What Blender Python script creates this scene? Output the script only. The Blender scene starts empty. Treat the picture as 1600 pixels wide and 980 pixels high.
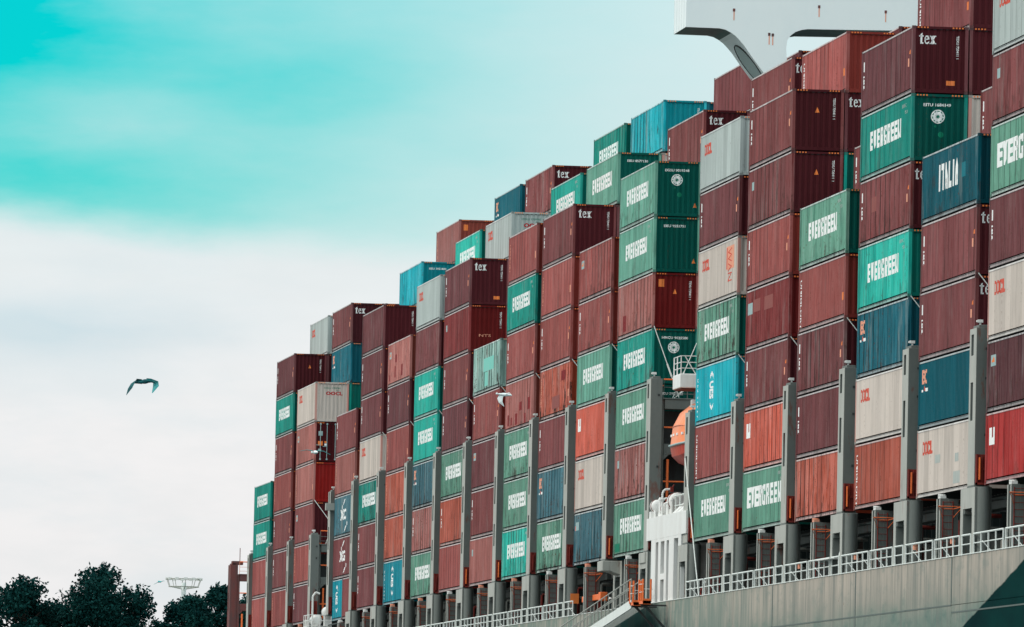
import bpy, bmesh, math, random
from mathutils import Vector, Matrix, noise as mnoise
random.seed(7)
C = bpy.context.scene.collection
SC = bpy.context.scene
PI = math.pi

# ------------------------------------------------------------------ camera, sky, sun, exposure
YAW, PITCH, ROLL = 0.13337, 0.06401, 0.02152
CAMP = Vector((325.6, -60.73, -13.58))
FPX = 12135.0
fw = Vector((-math.cos(YAW)*math.cos(PITCH), math.sin(YAW)*math.cos(PITCH), math.sin(PITCH)))
r0 = fw.cross(Vector((0, 0, 1))).normalized(); u0 = r0.cross(fw)
rt = math.cos(ROLL)*r0+math.sin(ROLL)*u0; up = -math.sin(ROLL)*r0+math.cos(ROLL)*u0
cd = bpy.data.cameras.new('camera'); cam = bpy.data.objects.new('camera', cd); C.objects.link(cam)
cd.sensor_width = 36; cd.lens = FPX*36/1600; cd.clip_start = 1; cd.clip_end = 20000
M = Matrix((rt, up, -fw)).transposed().to_4x4(); M.translation = CAMP; cam.matrix_world = M
SC.camera = cam


def ray(px, py, dist):
    d = (fw*FPX+rt*(px-800)-up*(py-490)).normalized()
    return CAMP+d*dist


SUN_DIR = Vector((0.10, -0.72, 0.68)).normalized()      # towards the sun
sun_el = math.asin(SUN_DIR.z); sun_az = math.atan2(SUN_DIR.x, SUN_DIR.y)
w = bpy.data.worlds.new('World'); SC.world = w; w.use_nodes = True
nt = w.node_tree; nt.nodes.clear(); N = nt.nodes; LK = nt.links


def nd(tree, typ, **kw):
    n = tree.nodes.new(typ)
    for k, v in kw.items():
        setattr(n, k, v)
    return n


def mth(tree, op, a, b=None, c=None, clamp=False):
    n = tree.nodes.new('ShaderNodeMath'); n.operation = op; n.use_clamp = clamp
    for i, x in enumerate((a, b, c)):
        if x is None: continue
        if isinstance(x, (int, float)): n.inputs[i].default_value = x
        else: tree.links.new(x, n.inputs[i])
    return n.outputs[0]


def mix(tree, f, a, b, blend='MIX'):
    n = tree.nodes.new('ShaderNodeMix'); n.data_type = 'RGBA'; n.blend_type = blend
    for i, x in ((0, f), (6, a), (7, b)):
        if isinstance(x, (int, float)): n.inputs[i].default_value = x
        elif isinstance(x, tuple): n.inputs[i].default_value = x if len(x) == 4 else (*x, 1)
        else: tree.links.new(x, n.inputs[i])
    return n.outputs[2]


def sstep(tree, x, lo, hi, a=0., b=1.):
    n = tree.nodes.new('ShaderNodeMapRange'); n.interpolation_type = 'SMOOTHSTEP'
    tree.links.new(x, n.inputs[0])
    for i, v in enumerate((lo, hi, a, b)): n.inputs[i+1].default_value = v
    return n.outputs[0]


sky = nd(nt, 'ShaderNodeTexSky', sky_type='NISHITA'); sky.sun_disc = False
sky.sun_elevation = sun_el; sky.sun_rotation = sun_az; sky.air_density = 1.0; sky.dust_density = 0.6
tc = nd(nt, 'ShaderNodeTexCoord'); sp = nd(nt, 'ShaderNodeSeparateXYZ'); LK.new(tc.outputs['Generated'], sp.inputs[0])
dx, dy, dz = sp.outputs
az = mth(nt, 'ARCTAN2', dy, mth(nt, 'MULTIPLY', dx, -1.))      # azimuth off the ship's heading
el = mth(nt, 'ARCSINE', dz)
a_d = mth(nt, 'MULTIPLY', az, 57.2958); e_d = mth(nt, 'MULTIPLY', el, 57.2958)
# soft cloud structure
cb = nd(nt, 'ShaderNodeCombineXYZ'); LK.new(mth(nt, 'MULTIPLY', az, 9.), cb.inputs[0]); LK.new(mth(nt, 'MULTIPLY', el, 26.), cb.inputs[1])
nz = nd(nt, 'ShaderNodeTexNoise'); LK.new(cb.outputs[0], nz.inputs[0]); nz.inputs['Scale'].default_value = 2.2; nz.inputs['Detail'].default_value = 6; nz.inputs['Roughness'].default_value = .56
nfac = nz.outputs[0]
nb = nd(nt, 'ShaderNodeTexNoise'); LK.new(tc.outputs['Generated'], nb.inputs[0]); nb.inputs['Scale'].default_value = 2.3; nb.inputs['Detail'].default_value = 4


def gauss(ca, ce, sa, se, rot=0.):
    c, s = math.cos(rot), math.sin(rot)
    x = mth(nt, 'SUBTRACT', a_d, ca); y = mth(nt, 'SUBTRACT', e_d, ce)
    X = mth(nt, 'ADD', mth(nt, 'MULTIPLY', x, c/sa), mth(nt, 'MULTIPLY', y, s/sa))
    Y = mth(nt, 'ADD', mth(nt, 'MULTIPLY', x, -s/se), mth(nt, 'MULTIPLY', y, c/se))
    q = mth(nt, 'ADD', mth(nt, 'MULTIPLY', X, X), mth(nt, 'MULTIPLY', Y, Y))
    return mth(nt, 'EXPONENT', mth(nt, 'MULTIPLY', q, -1.))


# openings in the cloud: a wide one high on the left, a streak under it
def P2A(px, py):
    return (math.degrees(YAW)+(px-800)/FPX*57.2958, math.degrees(PITCH)-(py-490)/FPX*57.2958)


U_ = mth(nt, 'ADD', mth(nt, 'MULTIPLY', mth(nt, 'SUBTRACT', az, YAW), FPX), 800.)      # ship bearing and height in 1/12135 rad
V_ = mth(nt, 'ADD', mth(nt, 'MULTIPLY', mth(nt, 'SUBTRACT', el, PITCH), -FPX), 490.)
un = mth(nt, 'SUBTRACT', nfac, .5)
broadfall = gauss(*P2A(-100, 20), 4.1, 2.5, .10)
lower = mth(nt, 'SUBTRACT', V_, mth(nt, 'ADD', mth(nt, 'MULTIPLY', U_, .10), mth(nt, 'MULTIPLY', un, 90.)))
edge = sstep(nt, lower, 385, 305)
streak_s = gauss(*P2A(60, 300), 1.7, .36, -.06)
paleband = gauss(*P2A(130, 190), 1.3, .22, -.10)
corner = gauss(*P2A(-60, 20), 1.15, .75, .3)
arm = gauss(*P2A(420, 175), 1.2, .33, .25)
gs = mth(nt, 'MULTIPLY', broadfall, .80)
gs = mth(nt, 'ADD', gs, mth(nt, 'MULTIPLY', streak_s, .16))
gs = mth(nt, 'ADD', gs, mth(nt, 'MULTIPLY', corner, .45))
gs = mth(nt, 'ADD', gs, mth(nt, 'MULTIPLY', arm, .16))
gs = mth(nt, 'SUBTRACT', gs, mth(nt, 'MULTIPLY', paleband, .20))
gs = mth(nt, 'ADD', gs, mth(nt, 'MULTIPLY', un, mth(nt, 'MULTIPLY', gs, 1.5)))
gs = mth(nt, 'MULTIPLY', gs, edge)
gap_far = sstep(nt, nb.outputs[0], .60, .78, 0, .45)
away = sstep(nt, mth(nt, 'ABSOLUTE', mth(nt, 'SUBTRACT', az, YAW)), .12, .6)
clear = mth(nt, 'ADD', gs, mth(nt, 'MULTIPLY', gap_far, away), clamp=True)
# low clear edge under the streak
blue = mix(nt, 1., sky.outputs[0], (0.004, .95, .88), 'MULTIPLY')
blue = mix(nt, 1., blue, (0.118, 0.118, 0.118), 'MULTIPLY')
sv = nd(nt, 'ShaderNodeCombineXYZ')
wn = mth(nt, 'SUBTRACT', nfac, .5)
cl1 = mix(nt, sstep(nt, e_d, 2.4, 5.4), (0.84, 0.83, 0.83), (0.64, 0.735, 0.75))
lowcloud = gauss(*P2A(90, 530), 1.5, .22, 0)
cl2 = mix(nt, mth(nt, 'MULTIPLY', lowcloud, mth(nt, 'ADD', .75, mth(nt, 'MULTIPLY', wn, 3.5))), cl1, (0.56, 0.68, 0.73))
nf2 = nd(nt, 'ShaderNodeTexNoise'); LK.new(cb.outputs[0], nf2.inputs[0]); nf2.inputs['Scale'].default_value = 7.; nf2.inputs['Detail'].default_value = 7; nf2.inputs['Roughness'].default_value = .6
cl2 = mix(nt, sstep(nt, nf2.outputs[0], .35, .7, 0, .22), cl2, (0.66, 0.70, 0.71))
cl3 = mix(nt, sstep(nt, nfac, .46, .66, 0, .40), cl2, (0.64, 0.73, 0.76))
cl3 = mix(nt, mth(nt, 'MULTIPLY', clear, .55), cl3, (0.18, 0.70, 0.70))
skyc = mix(nt, clear, cl3, blue)
# an overcast sky is brighter overhead than at the horizon
ov_ = mth(nt, 'ADD', 1., mth(nt, 'MULTIPLY', mth(nt, 'MAXIMUM', mth(nt, 'SINE', el), 0.), 1.5))
ovc = nd(nt, 'ShaderNodeCombineXYZ')
for i_ in range(3): LK.new(ov_, ovc.inputs[i_])
skyc = mix(nt, 1., skyc, ovc.outputs[0], 'MULTIPLY')
bg = nd(nt, 'ShaderNodeBackground'); LK.new(skyc, bg.inputs[0]); bg.inputs[1].default_value = 1.0
wo = nd(nt, 'ShaderNodeOutputWorld'); LK.new(bg.outputs[0], wo.inputs[0])

sl = bpy.data.lights.new('sun', 'SUN'); sl.energy = 1.55; sl.angle = math.radians(12); sl.color = (1, .90, .80)
so = bpy.data.objects.new('sun', sl); C.objects.link(so)
so.rotation_euler = (-SUN_DIR).to_track_quat('-Z', 'Y').to_euler()
SC.view_settings.view_transform = 'Standard'; SC.view_settings.look = 'None'; SC.view_settings.exposure = 0.0; SC.view_settings.gamma = 1

# ------------------------------------------------------------------ materials


def new_mat(name):
    m = bpy.data.materials.new(name); m.use_nodes = True; t = m.node_tree
    b = t.nodes['Principled BSDF']
    return m, t, b


def texn(t, vec, scale, detail=4, rough=.55):
    n = t.nodes.new('ShaderNodeTexNoise'); n.inputs['Scale'].default_value = scale
    n.inputs['Detail'].default_value = detail; n.inputs['Roughness'].default_value = rough
    t.links.new(vec, n.inputs[0]); return n.outputs[0]


def mapv(t, vec, scale=(1, 1, 1), off=None):
    n = t.nodes.new('ShaderNodeVectorMath'); n.operation = 'MULTIPLY'; t.links.new(vec, n.inputs[0]); n.inputs[1].default_value = scale
    o = n.outputs[0]
    if off is not None:
        a = t.nodes.new('ShaderNodeVectorMath'); a.operation = 'ADD'; t.links.new(o, a.inputs[0]); t.links.new(off, a.inputs[1]); o = a.outputs[0]
    return o


def paint_material():
    """container paint: the object's own colour, alpha = seed + 10 * wear"""
    m, t, b = new_mat('container_paint')
    oi = t.nodes.new('ShaderNodeObjectInfo'); tcn = t.nodes.new('ShaderNodeTexCoord')
    alpha = oi.outputs['Alpha']
    wear = mth(t, 'MULTIPLY', mth(t, 'FLOOR', mth(t, 'MULTIPLY', alpha, .1)), .25)
    seed = mth(t, 'FRACT', alpha)
    s3 = t.nodes.new('ShaderNodeCombineXYZ'); t.links.new(mth(t, 'MULTIPLY', seed, 93.), s3.inputs[0]); t.links.new(mth(t, 'MULTIPLY', seed, 51.), s3.inputs[1]); t.links.new(mth(t, 'MULTIPLY', seed, 37.), s3.inputs[2])
    vec = tcn.outputs['Object']
    streak = texn(t, mapv(t, vec, (5.5, 5.5, .35), s3.outputs[0]), 1., 4)
    broad = texn(t, mapv(t, vec, (.35, .5, .5), s3.outputs[0]), 1., 4)
    fine = texn(t, mapv(t, vec, (9, 9, 9), s3.outputs[0]), 1., 3)
    blot = texn(t, mapv(t, vec, (1.3, 1.6, .8), s3.outputs[0]), 1., 6, .65)
    col = oi.outputs['Color']
    # chalked, faded paint
    fade = mth(t, 'ADD', mth(t, 'MULTIPLY', sstep(t, broad, .35, .7), .22), mth(t, 'MULTIPLY', sstep(t, streak, .42, .7), .30))
    fade = mth(t, 'MULTIPLY', fade, mth(t, 'ADD', .45, wear))
    hs = t.nodes.new('ShaderNodeHueSaturation'); t.links.new(col, hs.inputs['Color']); hs.inputs['Saturation'].default_value = .85; hs.inputs['Value'].default_value = 1.45
    c1 = mix(t, fade, col, hs.outputs[0])
    dk = mth(t, 'MULTIPLY', sstep(t, streak, .50, .30), mth(t, 'ADD', .22, mth(t, 'MULTIPLY', wear, 1.0)))
    c2 = mix(t, dk, c1, mix(t, 1., c1, (.42, .45, .47), 'MULTIPLY'))
    sx_ = t.nodes.new('ShaderNodeSeparateXYZ'); t.links.new(vec, sx_.inputs[0])
    sheet = mth(t, 'DIVIDE', mth(t, 'ADD', sx_.outputs[0], mth(t, 'MULTIPLY', seed, .4)), 1.112)
    wn_ = t.nodes.new('ShaderNodeTexWhiteNoise'); wn_.noise_dimensions = '2D'
    cv = t.nodes.new('ShaderNodeCombineXYZ'); t.links.new(mth(t, 'FLOOR', sheet), cv.inputs[0]); t.links.new(seed, cv.inputs[1]); t.links.new(cv.outputs[0], wn_.inputs['Vector'])
    tone = mth(t, 'ADD', .86, mth(t, 'MULTIPLY', wn_.outputs['Value'], .26))
    fr = mth(t, 'FRACT', sheet)
    seam = mth(t, 'MULTIPLY', sstep(t, mth(t, 'ABSOLUTE', mth(t, 'SUBTRACT', fr, .5)), .462, .492), mth(t, 'ADD', .28, wear), clamp=True)
    tn = t.nodes.new('ShaderNodeCombineXYZ')
    for i_ in range(3): t.links.new(mth(t, 'MULTIPLY', tone, mth(t, 'SUBTRACT', 1., seam)), tn.inputs[i_])
    c2 = mix(t, 1., c2, tn.outputs[0], 'MULTIPLY')
    # chalky grey bloom in broad vertical smears on the worn ones
    smear = texn(t, mapv(t, vec, (1.1, 1.1, .22), s3.outputs[0]), 1., 5, .65)
    c2 = mix(t, mth(t, 'MULTIPLY', sstep(t, smear, .50, .72), mth(t, 'MULTIPLY', wear, .55)), c2, (.36, .36, .34))
    smear2 = texn(t, mapv(t, vec, (2.3, 2.3, .5), s3.outputs[0]), 1.3, 5, .65)
    hs2 = t.nodes.new('ShaderNodeHueSaturation'); t.links.new(c2, hs2.inputs['Color']); hs2.inputs['Saturation'].default_value = 1.35; hs2.inputs['Value'].default_value = .62
    c2 = mix(t, mth(t, 'MULTIPLY', sstep(t, smear2, .50, .66), mth(t, 'ADD', .10, mth(t, 'MULTIPLY', wear, .75)), clamp=True), c2, hs2.outputs[0])
    # grime and rust runs, heavier towards the bottom rail
    sz = t.nodes.new('ShaderNodeSeparateXYZ'); t.links.new(vec, sz.inputs[0])
    low = sstep(t, sz.outputs[2], 1.9, .15)
    gr = mth(t, 'MULTIPLY', sstep(t, mth(t, 'ADD', blot, mth(t, 'MULTIPLY', low, .10)), .60, .72), mth(t, 'MULTIPLY', wear, .95), clamp=True)
    c3 = mix(t, gr, c2, (.035, .022, .018))
    rs = mth(t, 'MULTIPLY', sstep(t, mth(t, 'ADD', mth(t, 'MULTIPLY', fine, .55), mth(t, 'MULTIPLY', streak, .5)), .62, .70), mth(t, 'ADD', .25, wear), clamp=True)
    c4 = mix(t, rs, c3, (.10, .035, .018))
    t.links.new(c4, b.inputs['Base Color'])
    t.links.new(mth(t, 'ADD', .42, mth(t, 'MULTIPLY', fine, .22)), b.inputs['Roughness'])
    b.inputs['Specular IOR Level'].default_value = .06
    bp = t.nodes.new('ShaderNodeBump'); bp.inputs['Strength'].default_value = .45; bp.inputs['Distance'].default_value = .05
    t.links.new(blot, bp.inputs['Height']); t.links.new(bp.outputs[0], b.inputs['Normal'])
    return m


def worn_material(name, col, dark, scale=2.5, amount=.5, rough=.5, rust=0., metal=0.):
    m, t, b = new_mat(name)
    tcn = t.nodes.new('ShaderNodeTexCoord'); oi = t.nodes.new('ShaderNodeObjectInfo')
    g = t.nodes.new('ShaderNodeNewGeometry')
    vec = g.outputs['Position']
    a = texn(t, mapv(t, vec, (scale, scale, scale*.25)), 1., 5, .6)
    f = texn(t, mapv(t, vec, (scale*4, scale*4, scale*3)), 1., 3)
    c = mix(t, mth(t, 'MULTIPLY', sstep(t, a, .38, .68), amount), col, dark)
    c = mix(t, mth(t, 'MULTIPLY', sstep(t, f, .4, .7), amount*.35), c, dark)
    if rust:
        rn = texn(t, mapv(t, vec, (scale*1.4, scale*1.4, scale*.35)), 1., 6, .7)
        c = mix(t, mth(t, 'MULTIPLY', sstep(t, rn, .585, .66), rust), c, (.17, .04, .022))
    t.links.new(c, b.inputs['Base Color']); b.inputs['Roughness'].default_value = rough; b.inputs['Metallic'].default_value = metal; b.inputs['Specular IOR Level'].default_value = .5 if rough < .2 else .15
    return m


PAINT = paint_material()
WHITE = worn_material('lettering_white', (.88, .88, .87), (.6, .63, .62), 1.8, .25)
RED = worn_material('lettering_red', (.62, .06, .03), (.6, .3, .25), 3, .3)
CRIM = worn_material('lettering_crimson', (.42, .01, .015), (.4, .1, .1), 3, .3)
SALM = worn_material('lettering_salmon', (.80, .33, .22), (.5, .3, .2), 3, .3)
ORNG = worn_material('sticker_orange', (.85, .22, .05), (.5, .16, .08), 3, .4)
PATCHR = worn_material('repair_patch_red', (.22, .008, .012), (.14, .02, .02), 3, .4)
PATCHP = worn_material('repair_patch_pink', (.28, .085, .075), (.22, .06, .055), 3, .4)
PATCHG = worn_material('repair_patch_grey', (.38, .42, .40), (.5, .5, .47), 3, .5)
PATCHT = worn_material('repair_patch_teal', (.18, .58, .50), (.3, .55, .48), 3, .6)
PATCHK = worn_material('repair_patch_blue', (.005, .17, .21), (.0, .12, .16), 3, .4)
PATCHE = worn_material('repair_patch_green', (.0, .20, .11), (.02, .12, .09), 3, .4)
LBLUE = worn_material('label_pale_blue', (.26, .40, .41), (.45, .50, .49), 8, .7)
GREENP = worn_material('lettering_green', (.0, .17, .11), (.0, .1, .07), 3, .2)
BLACK = worn_material('black_rubber', (.012, .014, .015), (.02, .02, .02), 3, .2, .7)
DARKST = worn_material('dark_steel', (.05, .06, .06), (.03, .02, .02), 3, .5, .6)
STEEL = worn_material('grey_painted_steel', (.155, .168, .158), (.10, .118, .11), 1.1, .5, .55, .55)
STEELL = worn_material('lit_face_grey_steel', (.42, .42, .385), (.29, .30, .275), 1.1, .4, .55, .35)
RUSTY = worn_material('rusty_maroon_steel', (.17, .055, .05), (.09, .06, .06), 2.2, .8, .7, .6)
REDST = worn_material('red_lead_steel', (.22, .03, .022), (.10, .02, .02), 4, .7, .6)
OPIPE = worn_material('orange_paint', (.88, .19, .055), (.55, .10, .04), 4, .35, .5)
WPAINT = worn_material('white_ship_paint', (.78, .78, .76), (.62, .60, .57), 1.3, .4, .4, .10)
WINGM = worn_material('white_bridge_paint', (.82, .87, .87), (.76, .83, .84), .35, .6, .35)
RAILM = worn_material('pale_rail_paint', (.74, .77, .74), (.6, .63, .6), 3, .4, .45)
BOATO = worn_material('lifeboat_orange', (.90, .22, .06), (.85, .34, .18), 1.5, .6, .35)
BOATR = worn_material('lifeboat_red', (.55, .06, .03), (.40, .035, .03), 1.5, .6, .3)
GLASS = worn_material('dark_glass', (.01, .03, .035), (.01, .03, .03), 3, .1, .08)
COAM = worn_material('coaming_grey_green', (.055, .075, .072), (.03, .04, .04), .8, .7, .6, .35)
BGREY = worn_material('bird_dark_plumage', (.008, .055, .065), (.01, .17, .18), 6, .6, .6)
BWHITE = worn_material('bird_white_plumage', (.78, .84, .84), (.6, .68, .69), 6, .4, .6)
BTEAL = worn_material('bird_grey_plumage', (.04, .34, .35), (.20, .42, .42), 6, .4, .6)

# ------------------------------------------------------------------ mesh helpers


class MB:
    def __init__(s): s.v = []; s.f = []

    def box(s, x0, x1, y0, y1, z0, z1):
        n = len(s.v)
        s.v += [(x0, y0, z0), (x1, y0, z0), (x1, y1, z0), (x0, y1, z0), (x0, y0, z1), (x1, y0, z1), (x1, y1, z1), (x0, y1, z1)]
        s.f += [tuple(n+i for i in q) for q in ((0, 3, 2, 1), (4, 5, 6, 7), (0, 1, 5, 4), (1, 2, 6, 5), (2, 3, 7, 6), (3, 0, 4, 7))]
        return s

    def tube(s, a, b, r, n=8, r2=None, cap=True):
        a = Vector(a); b = Vector(b); d = (b-a)
        if d.length < 1e-6: return s
        q = d.to_track_quat('Z', 'Y'); r2 = r if r2 is None else r2; k = len(s.v)
        for p, rr in ((a, r), (b, r2)):
            for i in range(n):
                t = 2*PI*i/n; s.v.append(tuple(p+q @ Vector((math.cos(t)*rr, math.sin(t)*rr, 0))))
        for i in range(n): s.f.append((k+i, k+(i+1) % n, k+n+(i+1) % n, k+n+i))
        if cap: s.f.append(tuple(k+i for i in reversed(range(n)))); s.f.append(tuple(k+n+i for i in range(n)))
        return s

    def path(s, pts, r, n=8):
        for a, b in zip(pts, pts[1:]): s.tube(a, b, r, n)
        return s

    def loft(s, rings, cap=True):
        k = len(s.v); n = len(rings[0])
        for rg in rings: s.v += [tuple(p) for p in rg]
        for j in range(len(rings)-1):
            for i in range(n):
                a = k+j*n+i; b = k+j*n+(i+1) % n; s.f.append((a, b, b+n, a+n))
        if cap: s.f.append(tuple(k+i for i in reversed(range(n)))); s.f.append(tuple(k+(len(rings)-1)*n+i for i in range(n)))
        return s

    def prism(s, poly, x0, x1):
        """closed polygon in (y, z), extruded along x"""
        return s.loft([[(x0, y, z) for y, z in poly], [(x1, y, z) for y, z in poly]])

    def mesh(s, name):
        m = bpy.data.meshes.new(name); m.from_pydata(s.v, [], s.f); m.update(); return m


def add(name, me, mat=None, parent=None, loc=(0, 0, 0), kind=None, bevel=0., smooth=False, fix=True):
    o = bpy.data.objects.new(name, me); C.objects.link(o)
    if fix and mat is not None:
        bm = bmesh.new(); bm.from_mesh(me); bmesh.ops.recalc_face_normals(bm, faces=bm.faces)
        bm.to_mesh(me); bm.free()
    if mat is not None:
        if not me.materials: me.materials.append(mat)
    if smooth:
        for p in me.polygons: p.use_smooth = True
    if parent: o.parent = parent
    o.location = loc
    if kind: o['kind'] = kind
    if bevel:
        b = o.modifiers.new('bevel', 'BEVEL'); b.width = bevel; b.segments = 2; b.limit_method = 'ANGLE'
    return o


def thing(name, label, cat, loc=(0, 0, 0), group=None, rotz=0.):
    o = bpy.data.objects.new(name, None); C.objects.link(o); o.location = loc; o.rotation_euler = (0, 0, rotz)
    o['label'] = label; o['category'] = cat
    if group: o['group'] = group
    return o


def tag(o, label, cat, group=None):
    o['label'] = label; o['category'] = cat
    if group: o['group'] = group
    return o


def share(name, me, mat, parent):
    """a part that shares mesh data, its material on the object"""
    o = bpy.data.objects.new(name, me); C.objects.link(o); o.parent = parent
    o.material_slots[0].link = 'OBJECT'; o.material_slots[0].material = mat
    return o


# ------------------------------------------------------------------ container geometry
L40, W, HC = 12.192, 2.438, 2.896
TP = 2.90875           # tier pitch
RP = 2.485             # row pitch
SLOT = bpy.data.materials.new('slot')


def profile(lo, hi, period, depth, flat):
    """corrugation: breakpoints and depth function between lo and hi"""
    n = max(1, round((hi-lo)/period)); p = (hi-lo)/n; bp = []
    f = p*flat; sl = (p-2*f)/2
    for i in range(n):
        s = lo+i*p
        bp += [(s, 0.), (s+f/2, 0.), (s+f/2+sl, depth), (s+f/2+sl+f, depth), (s+f/2+2*sl, 0.)] if False else [(s, 0.), (s+f, 0.), (s+f+sl, depth), (s+2*f+sl, depth)]
    bp += [(hi, 0.)]

    def fn(x):
        if x <= lo or x >= hi: return 0.
        q = (x-lo) % p
        if q <= f: return 0.
        if q <= f+sl: return depth*(q-f)/sl
        if q <= 2*f+sl: return depth
        return depth*(1-(q-2*f-sl)/sl)
    return bp, fn


SIDE_P = {}
for LL in (L40, 6.058): SIDE_P[LL] = profile(.17, LL-.17, .278, .036, .26)
END_P = profile(.13, W-.13, .2725, .052, .26)
CM = {}


def mesh_of(key, mb):
    if key not in CM:
        m = mb.mesh(key); bm = bmesh.new(); bm.from_mesh(m); bmesh.ops.recalc_face_normals(bm, faces=bm.faces); bm.to_mesh(m); bm.free()
        m.materials.append(SLOT); CM[key] = m
    return CM[key]


def strip(bp, z0, z1, place):
    mb = MB()
    for u, d in bp: mb.v += [place(u, d, z0), place(u, d, z1)]
    for i in range(len(bp)-1): mb.f.append((2*i, 2*i+2, 2*i+3, 2*i+1))
    return mb


def container_meshes(LL):
    k = f'{LL:.1f}'
    if ('side'+k) in CM: return
    bp, fn = SIDE_P[LL]; h = LL/2; y = -W/2
    m = strip(bp, .232, 2.795, lambda u, d, z: (-h+u, y+.012+d, z)); mesh_of('side'+k, m)
    m = strip(bp, .205, 2.80, lambda u, d, z: (-h+u, -y-.012-d, z)); mesh_of('side_in'+k, m)
    bp, fn = END_P
    m = strip(bp, .19, 2.77, lambda v, d, z: (h-.02-d, y+v, z)); mesh_of('end'+k, m)
    m = strip(bp, .19, 2.77, lambda v, d, z: (-h+.02+d, y+v, z)); mesh_of('end_far'+k, m)
    rb, rf = profile(.2, LL-.2, .5, .02, .3)
    m = MB()
    for u, d in rb: m.v += [(-h+u, y+.07, 2.872-d), (-h+u, -y-.07, 2.872-d)]
    for i in range(len(rb)-1): m.f.append((2*i, 2*i+2, 2*i+3, 2*i+1))
    mesh_of('roof'+k, m)
    m = MB().box(-h+.1, h-.1, y+.09, -y-.09, .13, .16)
    x = -h+.4
    while x < h-.3: m.box(x, x+.05, y+.09, -y-.09, .03, .128); x += .75
    mesh_of('floor'+k, m)
    for nm, s in (('top_rail', -1), ('top_rail_in', 1)):
        a, b = sorted((s*(W/2-.003), s*(W/2-.07))); mesh_of(nm+k, MB().box(-h+.16, h-.16, a, b, 2.798, 2.862))
    for nm, s in (('bottom_rail', -1), ('bottom_rail_in', 1)):
        a, b = sorted((s*(W/2-.003), s*(W/2-.055))); a2, b2 = sorted((s*(W/2-.03), s*(W/2-.05)))
        mesh_of(nm+k, MB().box(-h+.16, h-.16, a, b, .045, .058).box(-h+.16, h-.16, a2, b2, .060, .160).box(-h+.16, h-.16, a, b, .162, .172))
    for nm, s in (('header', 1), ('header_far', -1)):
        a, b = sorted((s*(h-.003), s*(h-.07))); mesh_of(nm+k, MB().box(a, b, y+.16, -y-.16, 2.772, 2.878)); mesh_of(nm+'_sill'+k, MB().box(a, b, y+.17, -y-.17, .03, .188))
    for sx in (-1, 1):
        for sy in (-1, 1):
            a, b = sorted((sx*(h-.001), sx*(h-.15))); c, d = sorted((sy*(W/2-.001), sy*(W/2-.14)))
            mesh_of(f'post{sx}{sy}'+k, MB().box(a, b, c, d, .12, 2.776))
    m = MB()
    for sx in (-1, 1):
        for sy in (-1, 1):
            for z0, z1 in ((0, .118), (2.778, 2.896)):
                a, b = sorted((sx*(h+.004), sx*(h-.174))); c, d = sorted((sy*(W/2+.004), sy*(W/2-.158))); m.box(a, b, c, d, z0, z1)
    mesh_of('cast'+k, m)
    # height marks on the header, both corners
    for s in (-1, 1):
        m = MB()
        for i in range(4):
            y0 = s*(W/2-.22-i*.135); m.box(h-.004, h+.004, min(y0, y0-s*.07), max(y0, y0-s*.07), 2.80, 2.86)
        mesh_of(f'mark{s}'+k, m)
    # far-side vent dashes under the header
    m = MB()
    for i in range(7): m.box(h-.006, h+.002, -.85+i*.27, -.72+i*.27, 2.735, 2.768)
    mesh_of('dash'+k, m)
    # doors
    for s in (-1, 1):
        a, b = sorted((s*.012, s*(W/2-.15)))
        m = MB().box(h-.06, h-.025, a, b, .19, 2.77)
        for zz in (.5, 1.0, 1.5, 2.0, 2.5): m.box(h-.025, h-.012, a+.04, b-.04, zz-.18, zz-.14)
        mesh_of(f'door{s}'+k, m)
        for j, q in enumerate((.30, .78)):
            m = MB().tube((h+.02, s*q, .12), (h+.02, s*q, 2.82), .022, 6).box(h+.0, h+.05, s*q-.06, s*q+.06, .15, .24).box(h+.0, h+.05, s*q-.06, s*q+.06, 2.70, 2.79)
            m.box(h+.03, h+.05, min(s*q, s*(q+.3)), max(s*q, s*(q+.3)), 1.10+.1*j, 1.14+.1*j)
            mesh_of(f'rod{s}{j}'+k, m)


# ---- flat print, draped over the corrugation
def rects(*rs): return [[(a, c), (b, c), (b, d), (a, d)] for a, b, c, d in rs]


T3 = .22
GLY = {
    'E': rects((0, .42, 0, 1), (.42, 1, 0, .24), (.42, 1, .38, .62), (.42, 1, .76, 1)),
    'V': [[(0, 1), (.40, 1), (.56, .35), (.42, 0), (.34, 0)], [(.62, 0), (1, 1), (.62, 1), (.42, .0)]],
    'R': rects((0, .42, 0, 1), (.42, .95, .8, 1), (.66, 1, .5, .92), (.42, .95, .42, .6)) + [[(.45, .43), (.72, .43), (1, 0), (.62, 0)]],
    'G': rects((0, .38, .05, .95), (.2, 1, .78, 1), (.2, 1, 0, .22), (.66, 1, .2, .5), (.52, .68, .36, .5), (.66, 1, .68, .8)),
    'N': rects((0, .34, 0, 1), (.66, 1, 0, 1)) + [[(.33, 1), (.40, .95), (.67, .1), (.67, 0), (.6, .05), (.33, .8)]],
    'I': rects((.28, .72, 0, 1)), 'T': rects((0, 1, .76, 1), (.3, .7, 0, .77)), 'L': rects((.05, .48, 0, 1), (.47, .95, 0, .24)),
    'O': rects((0, .34, .1, .9), (.66, 1, .1, .9), (.15, .85, .78, 1), (.15, .85, 0, .22)), 'C': rects((0, .36, .08, .92), (.15, 1, .78, 1), (.15, 1, 0, .22), (.7, 1, .66, .8), (.7, 1, .2, .34)),
    'A': [[(0, 0), (.32, 0), (.58, 1), (.32, 1)], [(.34, 1), (.66, 1), (1, 0), (.66, 0), (.5, .8)], [(.25, .2), (.75, .2), (.7, .4), (.3, .4)]],
}
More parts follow.
